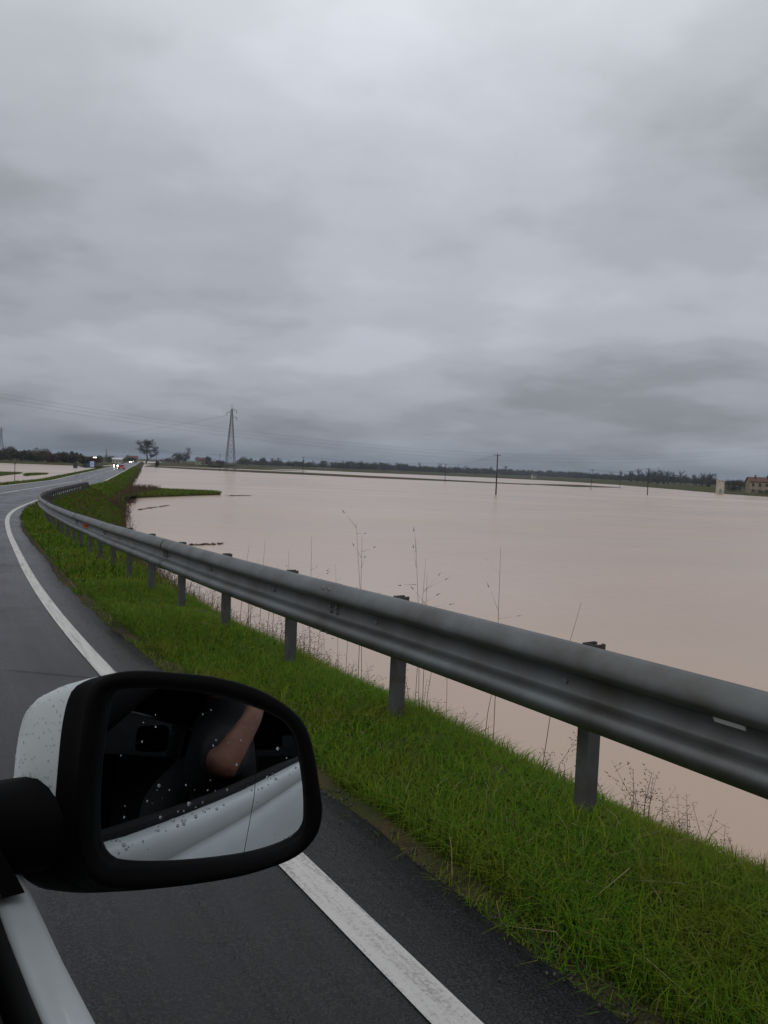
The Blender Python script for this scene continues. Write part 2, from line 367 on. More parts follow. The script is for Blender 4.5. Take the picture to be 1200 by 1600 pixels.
V, T = join([patch(190000, -1.2, 9, .50, 1.75, .11, .0034, 1.1, r), patch(16000, -1.2, 9, .38, .60, .05, .004, 1.3, r, clump=.25), patch(16000, -1.2, 12, .7, 1.75, .15, .005, .9, r, clump=.45),
             patch(80000, 9, 30, .48, 2.6, .11, .009, .9, r), patch(40000, -1.2, 12, 1.6, 3.4, .14, .007, .8, r), patch(12000, 9, 30, .6, 2.2, .2, .009, .9, r, clump=.5)])
g = link('verge_grass', fast_mesh('verge_grass', V, T, GRASS)); tag(g, 'lush wet green grass on the verge along the guardrail', 'grass', kind='stuff')
V, T = join([patch(3500, -1, 14, .5, 1.6, .085, .012, 1.1, r, clump=.5), patch(500, 12, 30, .5, 2.4, .14, .03, 1.0, r, clump=.3)])
g = link('broad_weeds', fast_mesh('broad_weeds', V, T, LEAFY)); tag(g, 'broad leaved weeds scattered through the verge grass', 'weeds', kind='stuff')
V, T = join([patch(7000, -1, 14, .45, 1.8, .12, .0042, 1.7, r, clump=.35), patch(1500, 12, 30, .5, 2.6, .16, .008, 1.4, r, clump=.2)])
g = link('dead_straw', fast_mesh('dead_straw', V, T, STRAW)); tag(g, 'pale dead straw lying in the verge grass', 'straw', kind='stuff')
V, T = join([patch(90000, 28, 75, .45, 8.0, .24, .022, .6, r), patch(50000, 12, 40, 1.8, 8, .28, .02, .6, r), patch(60000, 75, 330, .5, 5.5, .3, .05, .6, r, 1.7)])
g = link('bank_grass', fast_mesh('bank_grass', V, T, GRASSF)); tag(g, 'green grass on the right road bank sloping to the water', 'grass', kind='stuff')
V, T = join([patch(60000, 18, 330, LEFT-4.6, LEFT-.5, .28, .045, .6, r, 1.8)])
g = link('bank_grass', fast_mesh('left_bank_grass', V, T, GRASSF)); tag(g, 'green grass strip left of the road beside the flooded field', 'grass', kind='stuff')
def scatter_poly(pix, n, z):
    P = np.array([onz(x, y, WZ)[:2] for x, y in pix]); lo, hi = P.min(0), P.max(0); q = r.uniform(lo, hi, (n*6, 2)); ins = np.zeros(len(q), bool)
    for i in range(len(P)):
        a, b = P[i], P[(i+1) % len(P)]; c = ((a[1] > q[:, 1]) != (b[1] > q[:, 1])) & (q[:, 0] < (b[0]-a[0])*(q[:, 1]-a[1])/(b[1]-a[1]+1e-9)+a[0]); ins ^= c
    q = q[ins][:n]; return np.concatenate([q, np.full((len(q), 1), z)], 1)
V, T = join([blades(scatter_poly([(190, 786), (215, 778.5), (260, 776.5), (300, 775), (347, 773.4), (330, 771.4), (270, 769), (205, 766)], 14000, WZ+.25), np.full(14000, .45)[:14000], .05, .6, r)])
g = link('spit_grass', fast_mesh('spit_grass', V, T, GRASSF)); tag(g, 'green grass on the low spit jutting into the brown water', 'grass', kind='stuff')
V, T = join([blades(scatter_poly(pz, 3000, WZ+.1), np.full(3000, .4), .06, .6, r) for pz in ([(-60, 742), (0, 744), (38, 739.8), (20, 739), (-60, 737)], [(36, 743.5), (58, 742.6), (76, 741), (56, 740.8), (40, 741.6)])])
g = link('flooded_grass', fast_mesh('flooded_grass', V, T, GRASSF)); tag(g, 'half drowned grass strips in the left flooded field', 'grass', kind='stuff')


# --- dry weeds: thin brown stems with seed heads
DRY = mat('dry_weeds', (.07, .048, .03), .9, island=[(.075, .045, .03), (.11, .07, .045), (.15, .105, .07), (.085, .055, .04)], spec=.1)
def weeds(P, h, wd, r, heads=10, bend=.75):
    n = len(P); out = []
    a = r.uniform(0, 6.283, n); ln = (r.uniform(.05, bend, n)**1.5)[:, None]; hh = (h*r.uniform(.5, 1.3, n))[:, None]
    d = np.stack([np.cos(a), np.sin(a), np.zeros(n)], 1); sde = np.stack([-np.sin(a), np.cos(a), np.zeros(n)], 1)
    tip = P+np.array([[0, 0, 1.]])*hh+d*hh*ln; mid = P+np.array([[0, 0, 1.]])*hh*.5+d*hh*ln*.3
    for sd_ in (sde, d):
        V = np.stack([P-sd_*wd/2, P+sd_*wd/2, mid-sd_*wd*.4, mid+sd_*wd*.4, tip-sd_*wd*.15, tip+sd_*wd*.15], 1).reshape(-1, 3); k = np.arange(n)[:, None]*6
        out.append((V, np.concatenate([k+[[0, 1, 3]], k+[[0, 3, 2]], k+[[2, 3, 5]], k+[[2, 5, 4]]], 1).reshape(-1, 3)))
    for q in range(heads):
        t = r.uniform(.45, 1.0, n)[:, None]; b = P+(tip-P)*t; e = r.normal(0, 1, (n, 3)); e[:, 2] = abs(e[:, 2])*.8; e /= np.linalg.norm(e, axis=1)[:, None]
        l = hh*r.uniform(.05, .16, n)[:, None]; f_ = np.cross(e, d+.1); f_ /= np.linalg.norm(f_, axis=1)[:, None]+1e-6
        V = np.stack([b-f_*wd*.3, b+f_*wd*.3, b+e*l, b+e*l+f_*wd*1.6, b+e*l*1.18+f_*wd*.8+e*wd*2], 1).reshape(-1, 3); k = np.arange(n)[:, None]*5
        out.append((V, np.concatenate([k+[[0, 1, 2]], k+[[2, 3, 4]]], 1).reshape(-1, 3)))
    return join(out)
def weed_pts(n, s0, s1, o0, o1, spow=1., clump=0.):
    s = s0+(s1-s0)*r.uniform(0, 1, n)**spow; o = r.uniform(o0, o1, n); dn = np.sin(s*1.3+.5)*np.sin(s*.47+o)+.6*np.sin(s*3.1); k = dn > r.normal(clump, .4, n); s, o = s[k], o[k]
    P = rp(s, o); P[:, 2] += prof_z(s, o)-.02; return P[P[:, 2] > WZ-.35]
V, T = weeds(weed_pts(700, .6, 9, 1.35, 2.2, clump=.85), .30, .0036, r, 12)
V2, T2 = weeds(weed_pts(44, 2.5, 10, 1.9, 3.2, clump=-.1), 1.3, .006, r, 5, .3); V, T = join([(V, T), (V2, T2)])
g = link('dry_weeds', fast_mesh('dry_weeds', V, T, DRY)); tag(g, 'sparse brown seed stalks behind the near guardrail', 'weeds', kind='stuff')
V, T = join([weeds(weed_pts(1300, 8, 30, 4.2, 7.5), .7, .010, r, 8), weeds(weed_pts(1500, 26, 75, 4.6, 7.0), .8, .02, r, 6), weeds(weed_pts(500, 26, 75, 2.2, 5), .7, .018, r, 5), weeds(weed_pts(1500, 70, 330, 3.2, 4.8, 1.5, .2), .9, .045, r, 5)])
g = link('dry_weeds', fast_mesh('bank_weeds', V, T, DRY)); tag(g, 'brown dead weeds along the waterline of the right bank', 'weeds', kind='stuff')
V, T = weeds(scatter_poly([(190, 784), (215, 778), (235, 775), (246, 771), (252, 768.5), (205, 765)], 900, WZ+.1), .8, .035, r, 6)
g = link('dry_weeds', fast_mesh('spit_weeds', V, T, DRY)); tag(g, 'rust brown dead weeds at the root of the grassy spit', 'weeds', kind='stuff')


# ------------------------------------------------------------------ guardrail
STEEL = mat('weathered_galvanised_steel', (.165, .18, .18), .50, .85, noise=(2.6, (.10, .095, .085), .38, .68, 9), bump=(60, .12, .003))
POSTM = mat('dark_weathered_post', (.085, .092, .09), .7, .3, noise=(9, (.06, .05, .04), .4, .65, 5))
BOLT = mat('bolt_steel', (.16, .16, .16), .5, .6)
REDR = mat('red_reflector', (.62, .06, .03), .3); WHR = mat('white_reflector', (.75, .75, .72), .3)
RT, RO = .76, 1.05
guard = empty('guardrail', rp(6, RO), 0, 'weathered grey steel guardrail with two waves curving along the road edge', 'guardrail')
prof = [(0, 0), (.012, .007), (.035, .002), (.058, -.018), (.074, -.042), (.081, -.066), (.078, -.084), (.062, -.097), (.034, -.108), (.010, -.116), (.003, -.126), (0, -.155), (.003, -.188), (.010, -.200), (.034, -.210), (.062, -.222), (.078, -.238), (.081, -.258), (.074, -.280), (.050, -.303), (.022, -.314), (0, -.310)]
back = [(d-.0045, z+(.003 if k == len(prof)-1 else (-.003 if k == 0 else 0))) for k, (d, z) in enumerate(prof)][::-1]
ring = prof+back
S_END = 74.5
gl = Vector(guard.location)
def gpt(s, o, dz): return Vector(rp(s, o, dz))-gl
sb = -9.3; nb = 0
while sb < S_END:
    se = min(sb+4.0, S_END); ss = np.arange(sb-.16, se+.01, .33 if sb < 12 else .67); shift = .0 if nb % 2 else .0065
    mb = MB(); rows = [[gpt(s, RO-d-shift, RT+z+.003*math.sin(s*1.1)) for d, z in ring] for s in list(ss)+[se]]
    mb.grid(rows, closed=True); o = mb.build('rail_beam', STEEL, guard, True)
    if sb < 16:          # splice bolts where two beams overlap
        for zz in (-.03, -.285):
            for a_ in (-.12, -.04): p0 = gpt(sb+a_, RO-.062, RT+zz); MB().tube([p0, p0-Vector((math.cos(heading(sb)), -math.sin(heading(sb)), 0))*.016], [.016, .012], 8).build('bolt', BOLT, guard)
        for zz in (-.140, -.172):
            for a_ in (-.12, -.04): p0 = gpt(sb+a_, RO-.003, RT+zz); MB().tube([p0, p0-Vector((math.cos(heading(sb)), -math.sin(heading(sb)), 0))*.018], [.014, .011], 8).build('bolt', BOLT, guard)
    sb = se; nb += 1
# posts every 1.38 m: C-section, spacer to the beam, bolt
for i in range(-6, 60):
    s = .66+1.455*i
    if s > S_END-.5: break
    th = heading(s); m4 = Matrix.Rotation(-th, 4, 'Z')
    def P4(o, a, z): return gpt(s, o, z)+Vector((math.sin(th)*a, math.cos(th)*a, 0))
    mb = MB(); lean = random.uniform(-.012, .012)
    o0 = RO+.11; sec = [(o0, -.030), (o0+.07, -.030), (o0+.07, -.014), (o0+.065, -.014), (o0+.065, -.025), (o0+.005, -.025), (o0+.005, .025), (o0+.065, .025), (o0+.065, .014), (o0+.07, .014), (o0+.07, .030), (o0, .030)]
    rows = [[P4(o_+lean*(z > 0), a, z) for o_, a in sec] for z in (-.55, .742)]
    mb.grid(rows, closed=True); n = len(mb.v); mb.f += [tuple(range(n-12, n))]
    mb.build('post', POSTM, guard)
    mb = MB(); a_, b_ = .055, .035
    mb.add([P4(RO+.004, -a_, .52), P4(RO+.004, a_, .52), P4(RO+.11, b_, .52), P4(RO+.11, -b_, .52), P4(RO+.004, -a_, .66), P4(RO+.004, a_, .66), P4(RO+.11, b_, .66), P4(RO+.11, -b_, .66)], [(0,3,2,1),(4,5,6,7),(0,1,5,4),(1,2,6,5),(2,3,7,6),(3,0,4,7)])
    mb.build('spacer', POSTM, guard)
    if s < 14: MB().tube([P4(RO-.001, 0, RT-.155), P4(RO-.014, 0, RT-.155)], [.017, .013], 8).build('bolt', BOLT, guard)
def reflector(s, m):
    P4 = lambda o, a, z: gpt(s+a, o, RT+z)
    mb = MB(); mb.add([P4(RO-.004, -.02, -.125), P4(RO-.004, .02, -.125), P4(RO-.075, .02, -.135), P4(RO-.075, -.02, -.135), P4(RO-.004, -.02, -.185), P4(RO-.004, .02, -.185), P4(RO-.075, .02, -.178), P4(RO-.075, -.02, -.178)], [(0,3,2,1),(4,5,6,7),(0,1,5,4),(1,2,6,5),(2,3,7,6),(3,0,4,7)])
    mb.build('reflector', m, guard)
reflector(12.94, REDR); reflector(28.3, REDR)
P4 = lambda a, z, d: gpt(-.06+a, RO-d, RT+z)
MB().add([P4(-.055, -.118, .02), P4(.055, -.118, .02), P4(.055, -.136, .008), P4(-.055, -.136, .008), P4(-.055, -.118, .008), P4(.055, -.118, .008), P4(.055, -.136, -.002), P4(-.055, -.136, -.002)], [(0,3,2,1),(4,5,6,7),(0,1,5,4),(1,2,6,5),(2,3,7,6),(3,0,4,7)]).build('reflector', WHR, guard)
# turned-down end piece at the far end
mb = MB(); mb.grid([[gpt(s, RO-d, RT+z-.5*max(0, s-S_END)) for d, z in ring] for s in (S_END, S_END+.5, S_END+1.0)], closed=True); mb.build('end_section', STEEL, guard, True)


# ------------------------------------------------------------------ the car the picture is taken from (local: x right, y forward, z up; the lens hangs over its origin)
HD = 35.0
WHITE = mat('white_car_paint', (.45, .49, .49), .42, noise=(2.5, (.36, .39, .38), .4, .7, 6), coat=.15)
BLACK = mat('black_textured_plastic', (.0018, .0018, .002), .65, spec=.06, bump=(400, .15, .001))
RUBBER = mat('black_rubber_seal', (.004, .004, .004), .8, spec=.15)
TRIM = mat('dark_interior_plastic', (.008, .0085, .01), .8, spec=.2)
SEATM = mat('dark_seat_fabric', (.012, .012, .014), .95)
TYRE = mat('tyre_rubber', (.012, .012, .012), .9); RIM = mat('alloy_rim', (.35, .35, .36), .35, .8)
DGLASS = mat('dark_glass', (.01, .012, .013), .06)
car = empty('car', (0, 0, 0), rad(HD), 'white car the photo is taken from, with door mirror and wet door at lower left', 'car')
BZ_Y = np.array([-2.3, -1.0, -.40, -.08, .34, .56, .70, .86, 1.2, 2.0]); BZ_Z = np.array([1.16, 1.14, 1.115, 1.073, 1.003, .974, .958, .950, .90, .76])
def belt(y): return float(np.interp(y, BZ_Y, BZ_Z))
def xs(y): return .119-.10*max(0, y-1.1)**2-.07*max(0, -y-.9)**2
XC = -.78
SIDE = [(0, .0), (.004, .003), (.010, .0035), (.030, .001), (.0365, -.004), (.040, -.016), (.042, -.034), (.039, -.044), (.037, -.049), (.044, -.055), (.053, -.085), (.065, -.16), (.073, -.30), (.071, -.45), (.062, -.58), (.047, -.70)]
def side_panel(name, y0, y1, mirror=False):
    mb = MB(); n = max(3, int((y1-y0)/.08)); rows = []
    for y in np.linspace(y0, y1, n):
        b_ = belt(y); x = xs(y); rows.append([((2*XC-(x+dx)) if mirror else x+dx, y, max(.22, b_+dz)) for dx, dz in SIDE]+[((2*XC-(x-.03)) if mirror else x-.03, y, .21)])
    mb.grid(rows); o = mb.build(name, WHITE, car, True); mo = o.modifiers.new('t', 'SOLIDIFY'); mo.thickness = .003; mo.offset = -1
    return o
for mir in (False, True):
    side_panel('fender', 1.055, 2.05, mir); d_ = side_panel('door', -.305, 1.05, mir); e_ = side_panel('door', -1.15, -.31, mir); side_panel('rear_quarter', -2.25, -1.155, mir)
    sg = -1 if mir else 1
    for dd, y in ((d_, -.2), (e_, -1.05)):
        x = xs(y)+.056; X = (lambda v: 2*XC-v) if mir else (lambda v: v)
        MB().tube([(X(x-.01), y, belt(y)-.16), (X(x+.02), y+.03, belt(y)-.16), (X(x+.02), y+.15, belt(y)-.165), (X(x-.01), y+.18, belt(y)-.165)], .011, 8).build('door_handle', WHITE, dd, True)
    # window seal lip and inner trim of the front door
    for dd, y0, y1 in ((d_, -.30, .84), (e_, -1.14, -.32)):
        mb = MB(); rows = []
        for y in np.linspace(y0, y1, 12):
            b_ = belt(y); x = xs(y); rows.append([(X(v), y, b_+q) for v, q in ((x+.001, -.01), (x+.001, .004), (x-.006, .009), (x-.014, .004), (x-.016, -.02), (x-.012, -.05))])
        mb.grid(rows); mb.build('window_seal', RUBBER, dd, True)
        mb = MB(); rows = []
        for y in np.linspace(y0, y1, 12):
            b_ = belt(y); x = xs(y); rows.append([(X(v), y, q) for v, q in ((x-.020, b_-.06), (x-.022, b_+.002), (x-.04, b_+.008), (x-.075, b_-.002), (x-.095, b_-.03), (x-.10, b_-.2), (x-.14, b_-.28), (x-.14, .35), (x-.06, .25))])
        mb.grid(rows); mb.build('inner_trim', TRIM, dd, True)
# roof, pillars, bonnet, tail, floor, dash, seats, wheels
def rx(t): return -.075-.03*abs(t)
mb = MB(); rows = []
for y, z, k in ((.18, 1.43, .02), (.02, 1.475, 0), (-.4, 1.51, 0), (-1.0, 1.50, .0), (-1.6, 1.45, .03), (-1.95, 1.38, .06)):
    xr = -.07-k; xl = 2*XC-xr; rows.append([(xr, y, z-.04), (xr-.03, y, z-.005)]+[(xr+(xl-xr)*t, y, z+.03*math.sin(math.pi*t)) for t in (.12, .3, .5, .7, .88)]+[(xl+.03, y, z-.005), (xl, y, z-.04)])
mb.grid(rows); o = mb.build('roof', WHITE, car, True); mo = o.modifiers.new('t', 'SOLIDIFY'); mo.thickness = .03; mo.offset = -1
for mir in (False, True):
    X = (lambda v: 2*XC-v) if mir else (lambda v: v)
    MB().tube([(X(.105), .98, .95), (X(.0), .55, 1.25), (X(-.10), .14, 1.44)], [.035, .035, .032], 8).build('front_pillar', BLACK, car, True)
    MB().tube([(X(.09), -.42, 1.08), (X(-.10), -.46, 1.46)], .085 if mir else .04, 8).build('centre_pillar', BLACK, car, True)  # left pillar thickened to block a bright window gap in the mirror
    MB().tube([(X(.05), -1.55, 1.12), (X(-.10), -1.45, 1.45)], .07, 8).build('rear_pillar', WHITE, car, True)
    for y in (1.35, -1.40):
        wh = MB().tube([(X(.175), y, .315), (X(-.04), y, .315)], .315, 24).build('wheel', TYRE, car)
        MB().tube([(X(.18), y, .315), (X(.15), y, .315)], [.19, .21], 16).build('rim', RIM, wh)
mb = MB(); rows = []
for y in (1.03, 1.4, 1.8, 2.05, 2.12):
    z = float(np.interp(y, [1.0, 1.4, 1.8, 2.05, 2.12], [.97, .91, .83, .72, .45])); xr = xs(min(y, 2.0))+.004; xl = 2*XC-xr; rows.append([(xr+(xl-xr)*t, y, z+.06*math.sin(math.pi*t)) for t in np.linspace(0, 1, 9)])
MB().grid(rows).build('bonnet', WHITE, car, True)
MB().add([(.05, -2.26, .25), (2*XC-.05, -2.26, .25), (2*XC-.05, -2.27, 1.1), (.05, -2.27, 1.1)], [(0, 1, 2, 3)]).build('tailgate', WHITE, car)
MB().box((2*XC-.12, -2.2, .2), (.12, 1.9, .26)).build('floor_pan', TRIM, car)
mb = MB(); mb.grid([[(x, y, z) for x in np.linspace(2*XC+.02, -.02, 7)] for y, z in ((.98, .93), (.75, .95), (.55, .93), (.47, .86), (.5, .62), (.62, .4))]); mb.build('dashboard', TRIM, car, True)
def rounded(lo, hi, name, m, parent, bev=.06):
    o = MB().box(lo, hi).build(name, m, parent, True); mo = o.modifiers.new('b', 'BEVEL'); mo.width = bev; mo.segments = 3; return o
mb = MB(); mb.grid([[(x, y, z) for x in np.linspace(2*XC+.12, -.11, 5)] for y, z in ((.14, 1.385), (-.4, 1.465), (-1.0, 1.455), (-1.6, 1.405), (-1.9, 1.33))]); mb.build('headliner', TRIM, car, True)
def blackout_mat():  # near-opaque panes, added to keep daylight out of the cabin seen in the mirror
    m = bpy.data.materials.new('blackout_glass'); m.use_nodes = True; t = m.node_tree; t.nodes.remove(t.nodes['Principled BSDF']); out = t.nodes['Material Output']
    tr = N(t, 'ShaderNodeBsdfTransparent'); tr.inputs[0].default_value = (.012, .013, .013, 1); gl_ = N(t, 'ShaderNodeBsdfGlossy', inp={'Roughness': .02}); gl_.inputs[0].default_value = (.3, .3, .3, 1)
    fr = N(t, 'ShaderNodeFresnel', inp={'IOR': 1.45}); mx = N(t, 'ShaderNodeMixShader'); L(t, fr.outputs[0], mx.inputs[0]); L(t, tr.outputs[0], mx.inputs[1]); L(t, gl_.outputs[0], mx.inputs[2]); L(t, mx.outputs[0], out.inputs[0]); return m
BLACKOUT = blackout_mat()
XL = lambda v: 2*XC-v
def clear_mat():
    m = bpy.data.materials.new('clear_windscreen'); m.use_nodes = True; t = m.node_tree; t.nodes.remove(t.nodes['Principled BSDF']); out = t.nodes['Material Output']
    tr = N(t, 'ShaderNodeBsdfTransparent'); tr.inputs[0].default_value = (.82, .86, .84, 1); gl_ = N(t, 'ShaderNodeBsdfGlossy', inp={'Roughness': .01}); fr = N(t, 'ShaderNodeFresnel', inp={'IOR': 1.35}); mx = N(t, 'ShaderNodeMixShader')
    L(t, fr.outputs[0], mx.inputs[0]); L(t, tr.outputs[0], mx.inputs[1]); L(t, gl_.outputs[0], mx.inputs[2]); L(t, mx.outputs[0], out.inputs[0]); return m
MB().grid([[(.085+(XL(.085)-.085)*t, 1.02+.10*math.sin(math.pi*t), .95) for t in np.linspace(0, 1, 9)], [(-.10+(XL(-.10)+.10)*t, .16+.05*math.sin(math.pi*t), 1.42) for t in np.linspace(0, 1, 9)]]).build('windscreen', clear_mat(), car, True)
MB().grid([[(.125+(XL(.125)-.125)*t, y, z) for t in np.linspace(0, 1, 9)] for y, z in ((1.02, .945), (1.0, .955), (.93, .93))]).build('scuttle_panel', BLACK, car)
MB().add([(XL(.12), .82, .955), (XL(.12), -.40, 1.10), (XL(-.10), -.44, 1.45), (XL(-.095), .15, 1.42)], [(0, 1, 2, 3)]).build('side_window', BLACKOUT, car)
for X in (XL, lambda v: v): MB().add([(X(.115), -.44, 1.105), (X(.08), -1.5, 1.14), (X(-.11), -1.42, 1.43), (X(-.10), -.48, 1.46)], [(0, 1, 2, 3)]).build('side_window', BLACKOUT, car)
for X in (XL, lambda v: v): MB().add([(X(.09), -1.48, 1.10), (X(.03), -2.24, 1.08), (X(-.15), -1.93, 1.37), (X(-.11), -1.43, 1.44)], [(0, 1, 2, 3)]).build('rear_light_blocker', TRIM, car)  # dark panels added behind the rear windows to block sky light
MB().add([(XL(.03), -2.2, 1.1), (.03, -2.2, 1.1), (-.16, -1.9, 1.36), (XL(-.16), -1.9, 1.36)], [(0, 1, 2, 3)]).build('rear_window', BLACKOUT, car)
for x in (-.36, -1.2):
    st = rounded((x-.25, -.62, .36), (x+.25, -.05, .52), 'seat', SEATM, car)
    rounded((x-.24, -.86, .5), (x+.24, -.68, 1.12), 'seat_back', SEATM, st); rounded((x-.13, -.86, 1.16), (x+.13, -.76, 1.34), 'headrest', SEATM, st, .04)
st = rounded((-1.4, -1.75, .36), (-.16, -1.2, .52), 'seat', SEATM, car); rounded((-1.4, -1.95, .5), (-.16, -1.78, 1.1), 'seat_back', SEATM, st)


# --- door mirror
def cray(x, y):
    d = ray(x, y); h = rad(-HD); return Vector((d[0]*math.cos(h)-d[1]*math.sin(h), d[0]*math.sin(h)+d[1]*math.cos(h), d[2]))
CC = Vector((0, 0, HC)); AZ, EL, RAD = rad(28.5), rad(10.5), 1.4
MN = Vector((-math.sin(AZ)*math.cos(EL), -math.cos(AZ)*math.cos(EL), math.sin(EL)))
dd = cray(310, 1215); MP = CC+dd*(.77/dd.y)
def onmir(x, y, back_=0.):
    d = cray(x, y); return CC+d*(((MP-MN*back_)-CC).dot(MN)/d.dot(MN))
def crop6(pts): return [(x/2.308, 1020+y/2.308) for x, y in pts]
def resample(P, n):
    P = [Vector(p) for p in P]; Q = []
    # Catmull-Rom closed
    k = len(P); D = []
    for i in range(k):
        a, b, c, e = P[i-1], P[i], P[(i+1) % k], P[(i+2) % k]
        for t in np.linspace(0, 1, 12, endpoint=False):
            D.append(.5*((2*b)+(c-a)*t+(2*a-5*b+4*c-e)*t*t+(3*b-a-3*c+e)*t**3))
    D.append(D[0]); l = np.concatenate([[0], np.cumsum([(D[i+1]-D[i]).length for i in range(len(D)-1)])])
    for t in np.linspace(0, l[-1], n, endpoint=False):
        i = min(np.searchsorted(l, t, 'right')-1, len(D)-2); Q.append(D[i].lerp(D[i+1], (t-l[i])/max(1e-9, l[i+1]-l[i])))
    return Q
RIMO = crop6([(330, 125), (380, 85), (440, 68), (520, 64), (640, 72), (760, 85), (870, 110), (960, 145), (1040, 195), (1090, 245), (1120, 310), (1140, 400), (1155, 500), (1163, 570), (1150, 640), (1120, 690), (1060, 740), (960, 780), (850, 810), (700, 835), (560, 850), (440, 852), (360, 838), (310, 795), (282, 700), (272, 560), (282, 400), (300, 230)])
GLS = crop6([(395, 150), (420, 136), (480, 128), (600, 132), (760, 150), (900, 190), (1000, 232), (1050, 280), (1070, 340), (1090, 450), (1097, 560), (1092, 635), (1062, 678), (980, 715), (850, 742), (600, 765), (430, 770), (385, 760), (352, 715), (345, 620), (352, 480), (372, 280)])
NL = 96
def align(Q, c):       # start every loop at the same bearing so that lofts do not twist
    ang = [math.atan2((q-c).dot(MU), (q-c).dot(MR)) for q in Q]; k = int(np.argmin(np.abs(np.array(ang)-2.6))); Q = Q[k:]+Q[:k]
    return Q
MR = MN.cross(Vector((0, 0, 1))).normalized()*-1; MU = MR.cross(MN).normalized()
if MU.z < 0: MU = -MU
LO = resample([onmir(x, y) for x, y in RIMO], NL); LG = resample([onmir(x, y, .012) for x, y in GLS], NL)
cen = sum(LO, Vector())/NL; LO = align(LO, cen); LG = align(LG, cen)
FWD = Vector((-.42, 1, -.40))
def loop(L0, sc, f_, push=0):
    c = sum(L0, Vector())/len(L0); return [c+(p-c)*sc+FWD*f_+MN*push for p in L0]
mirror = MB()
inner = [g+(o_-g)*.22+MN*.012 for g, o_ in zip(LG, LO)]
rows = [[g-MN*.006 for g in LG], [g+MN*.001 for g in LG], inner, [g+(o_-g)*.6+MN*.012 for g, o_ in zip(LG, LO)], [o_+(cen-o_)*.012+MN*.004 for o_ in LO], LO, loop(LO, 1.006, .012), loop(LO, 1.008, .0305)]
mirror.grid(rows, closed=True); housing = mirror.build('mirror_housing', BLACK, car, True)
# painted cap over the back of the housing, black lower shell under it
rings = [loop(LO, sc, f_) for sc, f_ in ((1.006, .031), (1.014, .035), (1.015, .07), (.99, .098), (.94, .118), (.86, .134), (.74, .146), (.5, .156), (.25, .160), (.02, .161))]
nz = [cen.z-.055-.30*(p.x-cen.x) for p in LO]
capm = MB(); lowm = MB()
full = MB().grid(rings, closed=True)
for fi_, f_ in enumerate(full.f):
    c = (LO[fi_ % NL]+LO[(fi_+1) % NL])/2
    tgt = capm if c.z > cen.z-.040-.15*(c.x-cen.x) else lowm
    tgt.add([full.v[i] for i in f_], [tuple(range(len(f_)))])
def merged(mb_, name, m, parent):
    me = mb_.mesh(name, m, True); bm = bmesh.new(); bm.from_mesh(me); bmesh.ops.remove_doubles(bm, verts=bm.verts, dist=1e-5); bmesh.ops.recalc_face_normals(bm, faces=bm.faces); bm.to_mesh(me); bm.free(); me.shade_smooth(); return link(name, me, parent)
merged(capm, 'mirror_cap', WHITE, housing); merged(lowm, 'mirror_shell', BLACK, housing)
# stalk from the door's front corner to the housing
a0 = Vector((.10, .92, .985)); a1 = cen+Vector((-.09, .105, -.062))
mb = MB(); rows = []
for t in np.linspace(0, 1, 9):
    p = a0.lerp(a1, t); ry, rz = .06-.012*t, .046+.004*math.sin(t*3)
    rows.append([p+Vector((0, math.cos(q)*ry, math.sin(q)*rz)) for q in np.linspace(0, 2*math.pi, 16, endpoint=False)])
mb.grid(rows, closed=True); mb.f += [tuple(range(16))]; mb.build('mirror_stalk', BLACK, housing, True)
sail = MB().add([(.145, .80, .965), (.145, 1.02, .94), (.07, .86, 1.12), (.125, .80, .965), (.125, 1.02, .94), (.05, .86, 1.12)], [(0, 1, 2), (5, 4, 3), (0, 3, 4, 1), (1, 4, 5, 2), (2, 5, 3, 0)]).build('mirror_corner', BLACK, car)
# indicator lens at the outer edge
pI = sum(LO, Vector())/NL; ed = max(LO, key=lambda p: (p-cen).dot(MR)*-1 if False else (p.x))
LENS = mat('clear_lamp_lens', (.55, .5, .33), .2)
MB().tube([ed+Vector((.002, .02, .012)), ed+Vector((.006, .022, 0)), ed+Vector((.002, .02, -.016))], [.003, .005, .003], 8).build('indicator_lens', LENS, housing, True)
# convex glass
MIRM = mat('mirror_glass', (.80, .83, .85), .015, 1.0)
cs = MP-MN*(.012+RAD)
def onsph(p):
    d = (p-CC).normalized(); oc = CC-cs; b_ = oc.dot(d); return CC+d*(-b_-math.sqrt(b_*b_-(oc.dot(oc)-RAD*RAD)))
gc = sum(LG, Vector())/NL; rings = []
for t in (1.01, .93, .8, .65, .5, .35, .2, .08): rings.append([onsph(gc+(p-gc)*t) for p in LG])
mb = MB().grid(rings, closed=True); k = len(mb.v); mb.v.append(tuple(onsph(gc))); mb.f += [(k-NL+j, k-NL+(j+1) % NL, k) for j in range(NL)]
gm = mb.mesh('mirror_glass', MIRM, True)
nrmls = [((Vector(v.co)-cs).normalized()) for v in gm.vertices]
if gm.polygons[0].normal.dot(nrmls[0]) < 0: gm.flip_normals()
gm.normals_split_custom_set_from_vertices([tuple(n) for n in nrmls])
glass = link('mirror_glass', gm, housing)
DROP = mat('water_drop', (.75, .78, .8), .05); DROP.node_tree.nodes['Principled BSDF'].inputs['Transmission Weight'].default_value = .85; DROP.node_tree.nodes['Principled BSDF'].inputs['IOR'].default_value = 1.33
r = np.random.default_rng(5); drops = MB()
